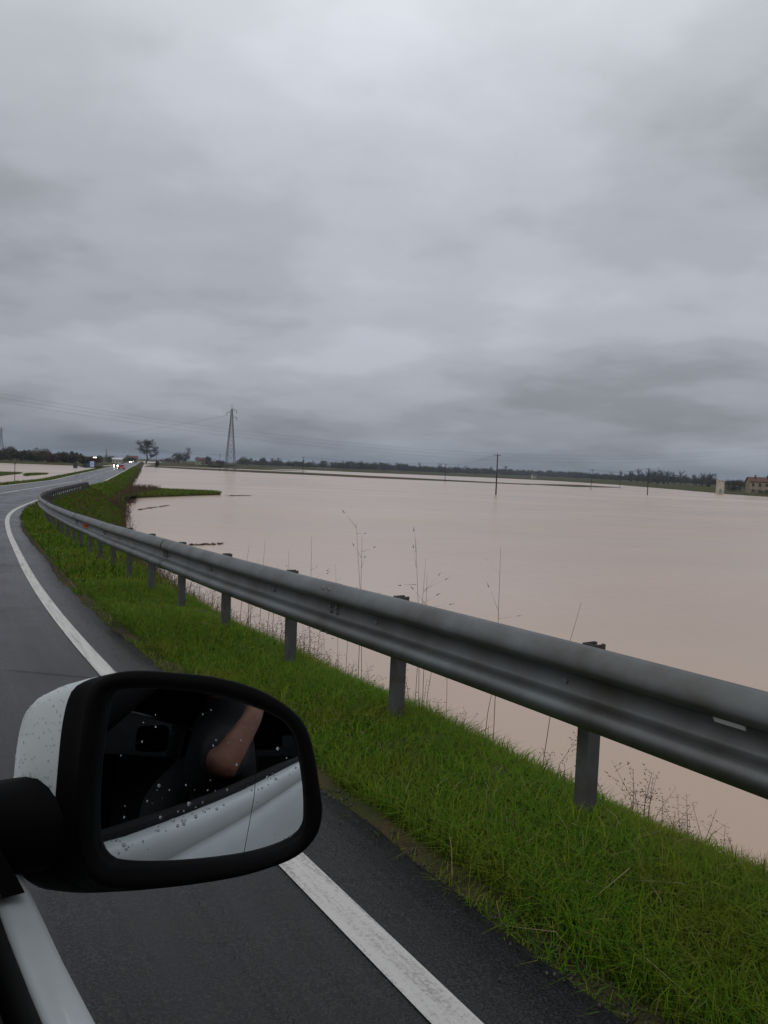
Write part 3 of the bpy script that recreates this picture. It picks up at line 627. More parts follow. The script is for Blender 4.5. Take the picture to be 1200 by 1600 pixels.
def drop_at(x, y, rr):
    p = onsph(onmir(x, y, .012)); n = (p-cs).normalized(); u_ = n.cross(Vector((0, 0, 1))).normalized(); v_ = n.cross(u_)
    rows_ = []
    for a, h_ in ((1, 0), (.85, .35), (.5, .6)):
        rows_.append([p+(u_*math.cos(q)*rr*a+v_*math.sin(q)*rr*a*1.15)+n*rr*h_*.8 for q in np.linspace(0, 6.283, 8, endpoint=False)])
    rows_.append([p+n*rr*.55+(u_*math.cos(q)+v_*math.sin(q))*rr*.08 for q in np.linspace(0, 6.283, 8, endpoint=False)])
    drops.grid(rows_, closed=True)
for k in range(60):
    t = r.uniform(0, 1); x = 180+285*t; y = 1330-130*t-r.gamma(1.2, 14)+8; drop_at(x, y, min(.0022, r.gamma(2.0, .00045)+.0003))
for k in range(30): drop_at(r.uniform(170, 455), r.uniform(1100, 1330), r.uniform(.0004, .0011))
for f_ in capm.f:
    vv = [Vector(capm.v[i]) for i in f_]; c = sum(vv, Vector())/len(vv); nn = (vv[1]-vv[0]).cross(vv[2]-vv[0]); ar = nn.length
    if ar < 1e-8: continue
    nn = nn.normalized(); nn = nn if nn.dot(c-cen-FWD*.06) > 0 else -nn
    for _ in range(r.poisson(ar*14000)):
        p = vv[0].lerp(vv[1], r.uniform()).lerp(vv[3].lerp(vv[2], r.uniform()) if len(vv) > 3 else vv[2], r.uniform()); rr = r.uniform(.0005, .0017); u_ = nn.cross(Vector((0, .3, 1))).normalized(); v_ = nn.cross(u_)
        drops.grid([[p+(u_*math.cos(q)*a+v_*math.sin(q)*a)*rr+nn*rr*h_ for q in np.linspace(0, 6.283, 7, endpoint=False)] for a, h_ in ((1, -.1), (.8, .35), (.1, .55))], closed=True)
do = drops.build('rain_drops', DROP, housing, True); tag(do, kind='stuff')
pts = [(403, 1185), (399.5, 1215), (397, 1245), (390, 1285), (385, 1312), (380, 1340)]
MB().tube([onsph(onmir(x, y, .012))+MN*.0004 for x, y in pts], .00035, 5).build('glass_scratch', RUBBER, housing)

# ------------------------------------------------------------------ the passenger holding the phone (seen in the mirror)
SKIN = mat('skin', (.17, .078, .05), .6, spec=.25, noise=(25, (.12, .05, .032), .4, .65, 5), bump=(90, .25, .003)); CLOTH = mat('dark_navy_cloth', (.0055, .006, .008), .95, bump=(300, .3, .002)); HAIR = mat('dark_hair', (.012, .009, .007), .6)
def skin_mesh(name, verts, edges, radii, m, root=0, sub=2):
    me = bpy.data.meshes.new(name+'_src'); me.from_pydata(verts, edges, []); o = bpy.data.objects.new(name+'_src', me); COL.objects.link(o)
    sk = o.modifiers.new('skin', 'SKIN'); sk.use_smooth_shade = True
    lay = me.skin_vertices[0].data if me.skin_vertices else None
    if lay is None:
        bpy.context.view_layer.objects.active = o; bpy.ops.object.modifier_remove(modifier='skin') if False else None
        bm = bmesh.new(); bm.from_mesh(me); L_ = bm.verts.layers.skin.verify(); bm.verts.ensure_lookup_table(); bm.to_mesh(me); bm.free(); lay = me.skin_vertices[0].data
    for i, v in enumerate(lay): v.radius = (radii[i], radii[i]) if not isinstance(radii[i], tuple) else radii[i]; v.use_root = (i == root)
    su = o.modifiers.new('sub', 'SUBSURF'); su.levels = sub; su.render_levels = sub
    dg = bpy.context.evaluated_depsgraph_get(); out = bpy.data.meshes.new_from_object(o.evaluated_get(dg)); out.name = name
    bpy.data.objects.remove(o, do_unlink=True); out.materials.clear(); out.materials.append(m); out.shade_smooth(); return out
HF = HC-.07
BV = [(-.34, -.42, .58), (-.31, -.34, .78), (-.27, -.24, 1.0), (-.25, -.21, 1.12), (-.24, -.18, 1.22), (-.235, -.15, 1.30), (-.23, -.13, 1.38), (-.23, -.125, 1.45),   # 0-7 pelvis..head
      (-.12, .0, 1.12), (.035, .28, 1.06), (.035, .10, 1.215), (.005, .0, HF-.03),                          # 8-11 right shoulder, elbow, wrist, palm
      (-.40, -.30, 1.10), (-.47, -.10, .90), (-.36, .10, .80), (-.33, .17, .80),                               # 12-15 left arm on the lap
      (-.26, -.36, .58), (-.24, .06, .62), (-.24, .20, .34), (-.24, .34, .30), (-.44, -.38, .58), (-.46, .06, .62), (-.46, .20, .34), (-.46, .34, .30)]
BE = [(0, 1), (1, 2), (2, 3), (3, 4), (4, 5), (5, 6), (6, 7), (3, 8), (8, 9), (9, 10), (10, 11), (3, 12), (12, 13), (13, 14), (14, 15), (0, 16), (16, 17), (17, 18), (18, 19), (0, 20), (20, 21), (21, 22), (22, 23)]
BR = [.13, .13, .14, .11, .055, .06, .085, .07, .065, .047, .033, .036, .065, .045, .03, .035, .085, .065, .05, .035, .085, .065, .05, .035]
# fingers round the phone's edges
for k, (dx, ln) in enumerate(((-.03, .040), (-.012, .046), (.006, .044), (.022, .036))):
    i = len(BV); BV += [(dx+.004, .006-.004*k, HF-.005), (dx+.004, .02, HF+ln*.45), (dx+.004, .004, HF+ln*.6)]; BE += [(11, i), (i, i+1), (i+1, i+2)]; BR += [.010, .009, .0075]
i = len(BV); BV += [(-.028, -.02, HF-.02), (-.035, -.028, HF+.015), (-.022, -.03, HF+.03)]; BE += [(11, i), (i, i+1), (i+1, i+2)]; BR += [.012, .010, .008]
person = empty('person', (0, 0, 0), rad(HD), 'passenger in dark jacket with bare forearm, reflected in the door mirror', 'person')
link('body', skin_mesh('body', BV, BE, BR, SKIN), person)
ids = [0, 1, 2, 3, 8, 12, 13, 5, 6]; JV = [BV[k] for k in ids]+[tuple(Vector(BV[8]).lerp(Vector(BV[9]), .75))]+[tuple(Vector(BV[13]).lerp(Vector(BV[14]), .8))]
link('jacket', skin_mesh('jacket', JV, [(0, 1), (1, 2), (2, 3), (3, 4), (3, 5), (5, 6), (3, 7), (7, 8), (4, 9), (6, 10)], [.155, .155, .165, .135, .09, .09, .105, .125, .075, .068, .05], CLOTH), person)
TV = [BV[k] for k in (0, 16, 17, 18, 20, 21, 22)]
link('trousers', skin_mesh('trousers', TV, [(0, 1), (1, 2), (2, 3), (0, 4), (4, 5), (5, 6)], [.15, .105, .082, .065, .105, .082, .065], CLOTH), person)
hb = MB(); rows = []
for t in np.linspace(0, 1, 8):
    a = t*1.9; rows.append([(-.23+.108*math.sin(max(a, .02))*math.cos(q), -.14+.118*math.sin(max(a, .02))*math.sin(q)-.02*t, 1.425+.115*math.cos(a)) for q in np.linspace(0, 6.283, 18, endpoint=False)])
hb.grid(rows, closed=True).build('hair', HAIR, person, True)
# the phone itself: the lens is the camera's own place, the slab lies just behind it
PHM = mat('phone_shell', (.01, .01, .012), .3)
ph = empty('phone', (0, 0, 0), 0, 'dark smartphone held up at the open car window', 'phone'); ph.matrix_world = cam.matrix_world.copy()
o = MB().box((-.02, -.14, .006), (.055, .015, .014)).build('phone_body', PHM, ph); mo = o.modifiers.new('b', 'BEVEL'); mo.width = .003; mo.segments = 2

# ------------------------------------------------------------------ background: plants
def ground_at(x, y): return onz(x, y, WZ)
BARK = mat('grey_bark', (.055, .047, .042), .9, noise=(3, (.035, .03, .027), .4, .6, 4)); TWIG = mat('bare_twigs', (.06, .05, .046), .95, island=[(.045, .038, .036), (.07, .058, .052), (.055, .05, .04)])
IVY = mat('dark_evergreen_leaves', (.018, .026, .014), .9, island=[(.012, .018, .011), (.022, .03, .016), (.03, .036, .018)]); OLIVE = mat('olive_winter_leaves', (.05, .05, .025), .9, island=[(.04, .042, .02), (.06, .055, .028), (.075, .06, .035), (.035, .04, .02)])
RUST = mat('russet_leaves', (.07, .035, .022), .9, island=[(.06, .03, .02), (.085, .045, .028), (.045, .028, .02)])
def tree_meshes(seed, h, spread=.5, levels=4, kids=4, trunk=.035, clear=.22):
    """tapered trunk with limbs (first mesh) and the finer branches and twigs (second mesh), height h, base at the origin"""
    rr = random.Random(seed); A = MB(); B = MB()
    def grow(p, d, ln, rad_, lev):
        pts = [p]; rads = [rad_]; q = p; dd_ = d
        n = 4 if lev < 2 else 3
        for k in range(n):
            dd_ = (dd_+Vector((rr.gauss(0, .13), rr.gauss(0, .13), rr.gauss(.06, .08)))).normalized(); q = q+dd_*(ln/n); pts.append(q); rads.append(rad_*(1-.62*(k+1)/n))
        rads = [max(v, h*.0011) for v in rads]; (A if lev < 2 else B).tube(pts, rads, 6 if lev == 0 else (4 if lev < 2 else 3), cap=False)
        if lev >= levels: return
        nk = kids+(3 if lev == 0 else 0)+rr.randint(0, 1)
        for k in range(nk):
            t = (clear+(1-clear)*(k+rr.random())/nk) if lev == 0 else rr.uniform(.25, 1.0)
            i = min(int(t*n), n-1); b = pts[i].lerp(pts[i+1], t*n-i); a = rr.uniform(0, 6.283) if lev else k*2.4+rr.uniform(-.4, .4)
            side = Vector((math.cos(a), math.sin(a), 0)); sp = spread*(1.35-.75*t if lev == 0 else 1)
            nd = (dd_*(1-.35*sp)+side*sp+Vector((0, 0, .25))).normalized()
            grow(b, nd, ln*(rr.uniform(.42, .6) if lev else rr.uniform(.40, .58)*(1.15-.5*t)), rads[i]*.55, lev+1)
    grow(Vector((0, 0, -.3)), Vector((0, 0, 1)), h*.80, h*trunk, 0)
    zt = max(v[2] for v in B.v); k = h/zt
    for mb_ in (A, B): mb_.v = [(x*k, y*k, z*k if z > 0 else z) for x, y, z in mb_.v]
    return A, B
def bare_tree(name, base, h, seed, label, group=None, cat='tree', **kw):
    A, B = tree_meshes(seed, h, **kw); t = empty(name, base, 0, label, cat, group)
    A.build('trunk', BARK, t, True); B.build('crown', TWIG, t); return t
def leaf_cloud(seed, lobes, n, size):
    """leaf-sized triangles filling uneven lobes [(cx,cy,cz,rx,ry,rz)]"""
    q = np.random.default_rng(seed); V = []; tot = sum(l[3]*l[5] for l in lobes)
    for cx, cy, cz, a, b, c in lobes:
        k = max(12, int(n*a*c/tot)); d = q.normal(0, 1, (k, 3)); d /= np.linalg.norm(d, axis=1)[:, None]; rr = q.uniform(.25, 1.08, (k, 1))**.5
        ph_ = 1+.22*np.sin(d[:, :1]*5+seed)*np.sin(d[:, 1:2]*4+d[:, 2:3]*6)
        P = d*rr*ph_*np.array([[a, b, c]])+np.array([[cx, cy, cz]]); P[:, 2] = np.maximum(P[:, 2], .02)
        e = q.normal(0, 1, (k, 3, 3))*size*q.uniform(.5, 1.4, (k, 1, 1)); V.append((P[:, None, :]+e).reshape(-1, 3))
    V = np.concatenate(V); return V, np.arange(len(V)).reshape(-1, 3)
def bush(name, base, wd, h, seed, m, label, group=None, cat='bush', n=900, size=.18, lobes=5, stem=True):
    q = random.Random(seed); L_ = [(q.uniform(-.38, .38)*wd, q.uniform(-.2, .2)*wd, h*q.uniform(.35, .62), wd*q.uniform(.18, .32), wd*q.uniform(.15, .25), h*q.uniform(.25, .42)) for _ in range(lobes)]
    V, T_ = leaf_cloud(seed, L_, n, size); t = empty(name, base, 0, label, cat, group); link('crown', fast_mesh('crown', V, T_, m), t)
    if stem:
        mb = MB()
        for _ in range(4): a = q.uniform(-.3, .3)*wd; mb.tube([(a*.3, 0, -.3), (a, q.uniform(-.1, .1)*wd, h*.6)], [h*.02, h*.008], 4, False)
        mb.build('trunk', BARK, t)
    return t
def on_ground(px_, py_, hh=.45):      # a spot on the low fields, found on the flood plane and lifted to field level
    p = onz(px_, py_, WZ+hh); return p
def hpx(p, n): return n*float((Vector(p)-Vector(CV)).dot(Vector(Fv)))/FPX     # n photo pixels at p's distance, in metres

p = on_ground(228, 723.6); bt = bare_tree('bare_tree', p, hpx(p, 38), 14, 'large bare spreading tree beside the road far ahead', spread=1.0, levels=5, kids=6, clear=.2, trunk=.026); bt.scale = (1.45, 1.45, 1)
p = on_ground(289, 724.6); bare_tree('bare_tree', p, hpx(p, 26), 8, 'bare tree with dense low crown right of the large roadside tree', spread=.7, levels=5, kids=4, clear=.15)
bush('bush', on_ground(280, 724.6), hpx(p, 24), hpx(p, 17), 21, OLIVE, 'olive bushes around the foot of the second bare tree', n=1500, size=.5)
p = on_ground(244, 729.2, .3); bush('bush', p, hpx(p, 7), hpx(p, 9), 22, RUST, 'brown bush at the foot of the thin pole by the large bare tree', n=400, size=.35)
for k, (x, y, wpx, h_, m_, lb) in enumerate([(322, 727.6, 34, 11, OLIVE, 'olive shrubs in front of the farmhouse left of the pylon'), (326, 727.2, 9, 18, IVY, 'tall dark conifer beside the farmhouse left of the pylon'), (386, 728, 20, 15, OLIVE, 'greenish tree clump right of the pylon'),
        (409, 727.5, 12, 13, IVY, 'small dark tree just right of the pylon clump'), (345, 727.4, 20, 9, OLIVE, 'low shrubs between farmhouse and pylon'), (1141, 768.8, 30, 15, IVY, 'dark evergreen bush between cream tower and farmhouse'),
        (1158, 768.4, 20, 20, RUST, 'russet hedge against the left end of the farmhouse'), (1188, 772.6, 40, 8, OLIVE, 'low green shrubs in front of the farmhouse'), (262, 722.6, 26, 8, RUST, 'reddish brown thicket between the two bare trees'), (178, 722.8, 28, 13, OLIVE, 'dark green bush beside the road under the far lamp')]):
    p = on_ground(x, y); bush('conifer' if 'conifer' in lb else 'bush', p, hpx(p, wpx), hpx(p, h_), 30+k, m_, lb, n=900, size=hpx(p, .55))
# left side: hedgerow of separate bushes behind the flooded field
for k in range(13):
    x = -14+k*13.5; y = 719.5+.042*x*.9; p = on_ground(x, y+random.uniform(-.5, .5), .6); h_ = random.uniform(14, 19)*(1.15 if k < 4 else 1)*(.8 if k > 9 else 1)
    bush('hedge_bush', p, hpx(p, 22), hpx(p, h_), 60+k, [OLIVE, OLIVE, RUST, OLIVE, IVY][k % 5], ['first', 'second', 'third', 'fourth', 'fifth', 'sixth', 'seventh', 'eighth', 'ninth', 'tenth', 'eleventh', 'twelfth', 'last'][k]+' '+['olive', 'olive', 'russet', 'olive', 'dark'][k % 5]+' bush from the left in the hedgerow beyond the left flood', 'hedgerow beyond the left flood', n=2200, size=hpx(p, .8), lobes=9)
for k, (x, y, wpx, h_, m_, lb) in enumerate([(14, 715, 20, 22, IVY, 'dark round tree rising over the hedgerow beside the left pylon'), (66, 714, 24, 20, RUST, 'purplish bare tree clump above the left hedgerow'), (102, 713, 14, 16, OLIVE, 'hazy grey green tree behind the dark conifers'),
        (112, 715.5, 8, 16, IVY, 'dark conifer left of the pale house, left one of the pair'), (118, 715.5, 7, 17, IVY, 'dark conifer left of the pale house, right one of the pair'), (125, 715.5, 5, 14, IVY, 'narrow dark conifer touching the pale house'), (157, 716, 16, 12, OLIVE, 'hazy tree clump beside the thin chimney'), (205, 719.5, 26, 11, IVY, 'dark tree mass at the end of the road')]):
    p = at(x, y, 620); p[2] = WZ+.5; bush('tree', p, hpx(p, wpx), hpx(p, h_), 90+k, m_, lb, cat='tree', n=900, size=hpx(p, .6))
# poplars and bare trees standing out of the far wood on the right
random.seed(12)
PROT = [tree_meshes(40+k, 10, spread=.4 if k < 2 else .7, levels=4, kids=5, clear=.12) for k in range(4)]
PROT = [(a.mesh('trunk', BARK), b.mesh('crown', TWIG)) for a, b in PROT]
def cp_tree(p, h_, k, label, group):
    t = empty('bare_tree', p, random.uniform(0, 6), label, 'tree', group); t.scale = (h_/10*1.2, h_/10*1.2, h_/10)
    link('trunk', PROT[k][0], t); link('crown', PROT[k][1], t); return t
def far_line(x): return float(np.interp(x, [380, 470, 560, 660, 760, 860, 960, 1060, 1110, 1200], [727.5, 731.4, 734.5, 738.2, 741.6, 745.2, 751.5, 757.2, 761, 766]))
for k in range(70):
    x = 985+random.uniform(0, 125) if k < 34 else random.uniform(390, 1200); y = far_line(x)
    if 1116 < x < 1135: continue
    p = on_ground(x, y); cp_tree(p, hpx(p, random.uniform(15, 24) if x > 960 else random.uniform(10, 17)), random.randint(0, 3), 'slim bare tree standing out of the far wood', 'bare trees in the far wood')
# the far wood itself: one dark mass nobody could count
Vs = []; Ts = []; k0 = 0
for q in range(620):
    x = 372+random.random()*860; y = far_line(x)-random.uniform(-.1, .5); p = on_ground(x, y); hh_ = hpx(p, random.uniform(5, 11)*(1.25 if 500 < x < 640 else 1)*(1.3 if x > 980 else 1)); ww = hpx(p, random.uniform(10, 18))
    V, T = leaf_cloud(q, [(p[0]+random.uniform(-.3, .3)*ww, p[1]+random.uniform(0, .5)*ww, p[2]+hh_*.45, ww*.35, ww*.3, hh_*.5) for _ in range(2)], 420, hpx(p, .62)); V[:, 2] = np.maximum(V[:, 2], WZ+.3)
    Vs.append(V); Ts.append(T+k0); k0 += len(V)
o = link('far_wood', fast_mesh('far_wood', np.concatenate(Vs), np.concatenate(Ts), mat('far_wood_leaves', (.04, .04, .03), .95, island=[(.035, .034, .026), (.05, .046, .033), (.03, .034, .022), (.06, .05, .038)])))
tag(o, 'dark leafless wood along the far shore of the flood', 'wood', kind='stuff')

# ------------------------------------------------------------------ background: poles, pylons, wires
WOODP = mat('dark_wooden_pole', (.028, .024, .022), .9); PYL = mat('pylon_steel', (.10, .105, .11), .6, .3); CER = mat('dark_insulator', (.03, .03, .032), .4); WIRE = mat('wire', (.05, .05, .055), .6)
POLES = {}
def pole(px_top, px_base, depth_z, label, arms=1, zoff=0.0, rad_=.14, key=None):
    b = onz(px_base[0], px_base[1], WZ+zoff); dep = float((b-CV)@Fv); t_ = at(px_top[0], px_top[1], dep); h_ = t_[2]-b[2]
    off = Vector((t_[0]-b[0], t_[1]-b[1], 0)); off = off*min(1, .35/max(off.length, .01)) if off.length > .35 else off
    e = empty('utility_pole', b, 0, label, 'pole', 'utility poles standing in the flood')
    MB().tube([(0, 0, -1.5), tuple(off*.5+Vector((0, 0, h_*.5))), tuple(off+Vector((0, 0, h_)))], [rad_, rad_*.9, rad_*.75], 8).build('shaft', WOODP, e, True)
    top = Vector(b)+off+Vector((0, 0, h_)); ends = []
    if arms:
        MB().bar(tuple(off+Vector((-.75, 0, h_-.25))), tuple(off+Vector((.75, 0, h_-.25))), .10).build('crossarm', WOODP, e)
        for x in (-.68, 0, .68):
            zi = h_-.2 if x else h_; MB().tube([tuple(off+Vector((x, 0, zi))), tuple(off+Vector((x, 0, zi+.12))), tuple(off+Vector((x, 0, zi+.26)))], [.03, .06, .03], 6).build('insulator', CER, e); ends.append(Vector(b)+off+Vector((x, 0, zi+.26)))
    if key: POLES[key] = ends
    return e
pole((777.5, 710), (774.8, 773), 0, 'nearest dark wooden pole with crossarm standing in the middle of the flood', key='a', rad_=.17)
pole((1013.5, 732), (1011.5, 773.5), 0, 'dark wooden pole in the water left of the cream tower', key='b', rad_=.16)
pole((927, 734), (923, 765), 0, 'slender leaning pole in the water between the near pole and cream tower', 1, key='c', rad_=.11)
pole((697, 725), (695, 752.8), 0, 'thin pole at the brown field strip left of the nearest pole', 1, key='d')
pole((474, 714), (473, 741), 0, 'thin pole on the brown field strip right of the pylon', 1, key='e')
pole((343.5, 710), (343, 735.4), 0, 'thin pole just left of the pylon foot', 1, key='f')
pole((244.5, 703), (243.5, 731), 0, 'thin pole in front of the large bare tree', 1, key='g')
pole((1029, 730), (1027, 761), 0, 'pale slim pole at the far shore beside the flooded pole', 0, .4, .12)
pole((969.5, 734), (968, 761), 0, 'faint slim pole at the far shore between two flooded poles', 0, .4, .10)
def catenary(name, a, b, sag, label, group=None, r_=.014, n=24):
    a = Vector(a); b = Vector(b); pts = []
    for t in np.linspace(0, 1, n): p = a.lerp(b, t); p.z -= sag*4*t*(1-t); pts.append(p)
    return tag(MB().tube(pts, r_, 4, False).build(name, WIRE), label, 'wire', group)
for (k1, k2, lb) in (('a', 'd', 'between the nearest flooded pole and the field strip pole'), ('b', 'c', 'between the two flooded poles left of the cream tower'), ('d', 'e', 'between the two poles on the brown field strip'), ('f', 'g', 'between pylon foot pole and large bare tree')):
    for wn_, a, b in zip(('left', 'middle', 'right'), POLES[k1], POLES[k2]): catenary('power_wire', a, b, 1.2, wn_+' thin wire '+lb, 'pole wires', .012)
def pylon(base, h, rz, label, key=None):
    e = empty('lattice_pylon', base, rz, label, 'pylon', 'lattice pylons'); wb, ww, wt = h*.074, h*.022, h*.010; hw = h*.70
    def hw_(z): return np.interp(z, [0, hw, h*.93], [wb, ww, wt])
    for sx_ in (-1, 1):
        for sy_ in (-1, 1):
            MB().bar((sx_*wb, sy_*wb, -1), (sx_*ww, sy_*ww, hw), .28).bar((sx_*ww, sy_*ww, hw), (sx_*wt, sy_*wt, h*.93), .2).build('leg', PYL, e)
    zs = [0]; 
    while zs[-1] < h*.9: zs.append(zs[-1]+max(1.4, hw_(zs[-1])*1.7))
    mb = MB()
    for z0, z1 in zip(zs, zs[1:]):
        a, b = hw_(z0), hw_(z1)
        for i in range(4):
            c = [(-1, -1), (1, -1), (1, 1), (-1, 1)]; p0, p1 = c[i], c[(i+1) % 4]
            mb.bar((p0[0]*a, p0[1]*a, z0), (p1[0]*b, p1[1]*b, z1), .11); mb.bar((p1[0]*a, p1[1]*a, z0), (p0[0]*b, p0[1]*b, z1), .11); mb.bar((p0[0]*b, p0[1]*b, z1), (p1[0]*b, p1[1]*b, z1), .09)
    mb.build('bracing', PYL, e); MB().bar((0, 0, h*.92), (0, 0, h), .18).build('peak', PYL, e)
    tips = []
    for z, sg in ((h*.905, 1), (h*.865, -1), (h*.80, 1), (h*.80, -1) if False else (h*.80, 1)):
        pass
    for z, sg, ln in ((h*.905, 1, .072), (h*.865, -1, .075), (h*.80, 1, .078)):
        w_ = hw_(z); x = sg*h*ln
        am = MB().bar((sg*w_, -w_, z), (x, 0, z+.1), .13).bar((sg*w_, w_, z), (x, 0, z+.1), .13).bar((sg*w_, -w_, z+1.3), (x, 0, z+.1), .11).bar((sg*w_, w_, z+1.3), (x, 0, z+.1), .11).build('crossarm', PYL, e)
        MB().tube([(x, 0, z), (x, 0, z-1.5)], .13, 6).build('insulator', CER, am); tips.append(Vector(base)+Matrix.Rotation(rz, 3, 'Z') @ Vector((x, 0, z-1.5)))
    return tips
pb = onz(359.5, 735, WZ); T1 = pylon(pb, hpx(pb, 103), 0, 'tall grey lattice pylon left of centre behind the flood')
pl = at(1.5, 712, 1050); pl[2] = WZ+.4; T2 = pylon(pl, hpx(pl, 47), .1, 'distant lattice pylon at the left picture edge')
for wn_, a, b in zip(('upper', 'middle', 'lower'), T1, T2): catenary('power_wire', a, b, 11, wn_+' high voltage wire between the two lattice pylons', 'pylon wires', .022, 40)
for k, (ya, yb, sag) in enumerate(((588, 676, 17), (594, 680, 17), (601, 688, 16.5))):
    catenary('power_wire', at(-150, ya, 210), at(1360, yb, 420), sag, ['topmost', 'middle', 'lowest'][k]+' of the three long wires sagging across the whole view', 'long wires', .017, 60)

# ------------------------------------------------------------------ background: buildings
CREAM = mat('cream_render', (.42, .38, .29), .9, noise=(.5, (.33, .29, .22), .4, .65, 5)); PALE = mat('pale_wall', (.45, .44, .40), .9, noise=(.4, (.36, .35, .32), .4, .6, 4)); BRICKW = mat('old_plaster_wall', (.30, .25, .18), .9, noise=(.8, (.20, .155, .11), .4, .62, 6))
TILE = mat('red_clay_tiles', (.13, .055, .038), .9, noise=(1.2, (.085, .045, .035), .4, .6, 4)); WIND = mat('dark_window', (.03, .024, .02), .4); GREYR = mat('pale_metal_roof', (.5, .5, .5), .5)
def house(base, w_, d_, h_, rh, rz, wall, roof, label, wins=(4, 2), chim=1, cat='house', name='house'):
    e = empty(name, base, rz, label, cat); hx, hy = w_/2, d_/2
    mb = MB().add([(-hx, -hy, -.6), (hx, -hy, -.6), (hx, hy, -.6), (-hx, hy, -.6), (-hx, -hy, h_), (hx, -hy, h_), (hx, hy, h_), (-hx, hy, h_), (-hx, 0, h_+rh), (hx, 0, h_+rh)], [(0, 1, 5, 4), (2, 3, 7, 6), (1, 2, 6, 9, 5), (3, 0, 4, 8, 7)]); mb.build('wall', wall, e)
    ov = .55; k = rh/hy; zt = h_+rh
    mb = MB()
    for sg in (-1, 1):
        y1 = sg*(hy+ov); z1 = h_-ov*k
        mb.add([(-hx-ov, 0, zt+.05), (hx+ov, 0, zt+.05), (hx+ov, y1, z1+.05), (-hx-ov, y1, z1+.05), (-hx-ov, 0, zt+.22), (hx+ov, 0, zt+.22), (hx+ov, y1, z1+.22), (-hx-ov, y1, z1+.22)], [(0, 3, 2, 1), (4, 5, 6, 7), (0, 1, 5, 4), (1, 2, 6, 5), (2, 3, 7, 6), (3, 0, 4, 7)])
    rf = mb.build('roof', roof, e)
    for c in range(chim):
        x = -hx*.7+c*w_*.3; MB().box((x-.35, -hy*.5-.35, zt-rh*.6), (x+.35, -hy*.5+.35, zt+.9)).box((x-.45, -hy*.5-.45, zt+.9), (x+.45, -hy*.5+.45, zt+1.05)).build('chimney', roof, rf)
    nx, nz_ = wins
    for j in range(nz_):
        for i in range(nx):
            x = -hx+w_*(i+.5)/nx; z = h_*(j+.35)/nz_+.2; ww = min(.55, w_/nx*.28); hh_ = min(.75, h_/nz_*.26)
            f_ = MB().box((x-ww-.1, -hy-.05, z-hh_-.1), (x+ww+.1, -hy+.05, z+hh_+.1)).build('window', wall, e); MB().box((x-ww, -hy-.07, z-hh_), (x+ww, -hy-.02, z+hh_)).build('pane', WIND, f_)
    return e
fz = WZ+.5
p = on_ground(1199, 771.5); house(p, hpx(p, 58), hpx(p, 30), hpx(p, 18.5), hpx(p, 6.2), rad(-14), BRICKW, TILE, 'old two storey farmhouse with red tiled roof at the right edge', (6, 2), 2)
p = on_ground(1124.5, 771.2, .3); tw, th_ = hpx(p, 5.4), hpx(p, 21)
e = empty('transformer_tower', p, rad(-14), 'slim cream transformer tower at the water edge left of the farmhouse', 'tower')
MB().add([(-tw, -tw, -.6), (tw, -tw, -.6), (tw, tw, -.6), (-tw, tw, -.6), (-tw*.94, -tw*.94, th_), (tw*.94, -tw*.94, th_), (tw*.94, tw*.94, th_), (-tw*.94, tw*.94, th_)], [(0, 1, 5, 4), (1, 2, 6, 5), (2, 3, 7, 6), (3, 0, 4, 7), (4, 5, 6, 7)]).build('wall', CREAM, e)
MB().box((-tw*1.05, -tw*1.05, th_), (tw*1.05, tw*1.05, th_+.18)).box((-tw*.2, -tw*.2, th_+.18), (tw*.2, tw*.2, th_+.5)).build('roof_slab', GREYR, e)
MB().box((-.5, -tw*1.0-.06, 0), (.5, -tw*1.0+.1, 2.1)).build('door', mat('grey_green_door', (.2, .2, .17), .7), e)
for x in (-.6, .6): MB().box((x-.2, -tw*.95-.06, th_-.7), (x+.2, -tw*.95+.1, th_-.35)).build('vent_opening', WIND, e)
p = on_ground(316, 726.2); house(p, hpx(p, 20), hpx(p, 16), hpx(p, 7), hpx(p, 4), .2, CREAM, TILE, 'cream farmhouse among shrubs left of the pylon', (3, 1), 1)
for (x, y, dep, wpx, hp, rp_, wl, rf, lb, wn) in [(33, 713.5, 560, 26, 7.5, 3.4, CREAM, TILE, 'long low house with pale wall above the left hedgerow', (5, 1)), (63, 714, 640, 26, 8, 5, BRICKW, TILE, 'house with dark red hipped roof behind the left hedgerow', (4, 1)),
        (88, 714.5, 700, 18, 5, 3, PALE, TILE, 'small house right of the dark red roof', (3, 1)), (135.5, 716, 480, 12, 8, 1.6, PALE, TILE, 'pale boxy house with window rows right of the conifers', (4, 2)), (185, 717.5, 620, 15, 5, 2.2, PALE, GREYR, 'white roofed shed at the far end of the road', (3, 1)), (206, 718.4, 900, 16, 6, 3, BRICKW, TILE, 'brick house at the very end of the road', (3, 1))]:
    p = at(x, y, dep); p[2] = fz; house(p, hpx(p, wpx), hpx(p, wpx*.7), max(2.8, p[2]*0+hpx(p, hp)), hpx(p, rp_), random.uniform(-.15, .15), wl, rf, lb, wn, 1 if wn[1] == 1 else 0)
p = at(1128/6.8, 717, 900); p[2] = fz; e = empty('chimney_stack', p, 0, 'thin tall chimney rising left of the road end', 'chimney'); MB().tube([(0, 0, -.5), (0, 0, hpx(p, 17))], [1.0, .7], 10).build('shaft', mat('grey_concrete', (.2, .2, .2), .9), e, True); MB().tube([(0, 0, hpx(p, 17)), (0, 0, hpx(p, 17.6))], [.85, .85], 10).build('rim_ring', PYL, e)
p = at(834, 748, 860); p[2] = fz; house(p, 4.5, 4, 4.2, 1.4, .3, PALE, TILE, 'tiny pale house in the far wood right of the nearest pole', (2, 2), 0)

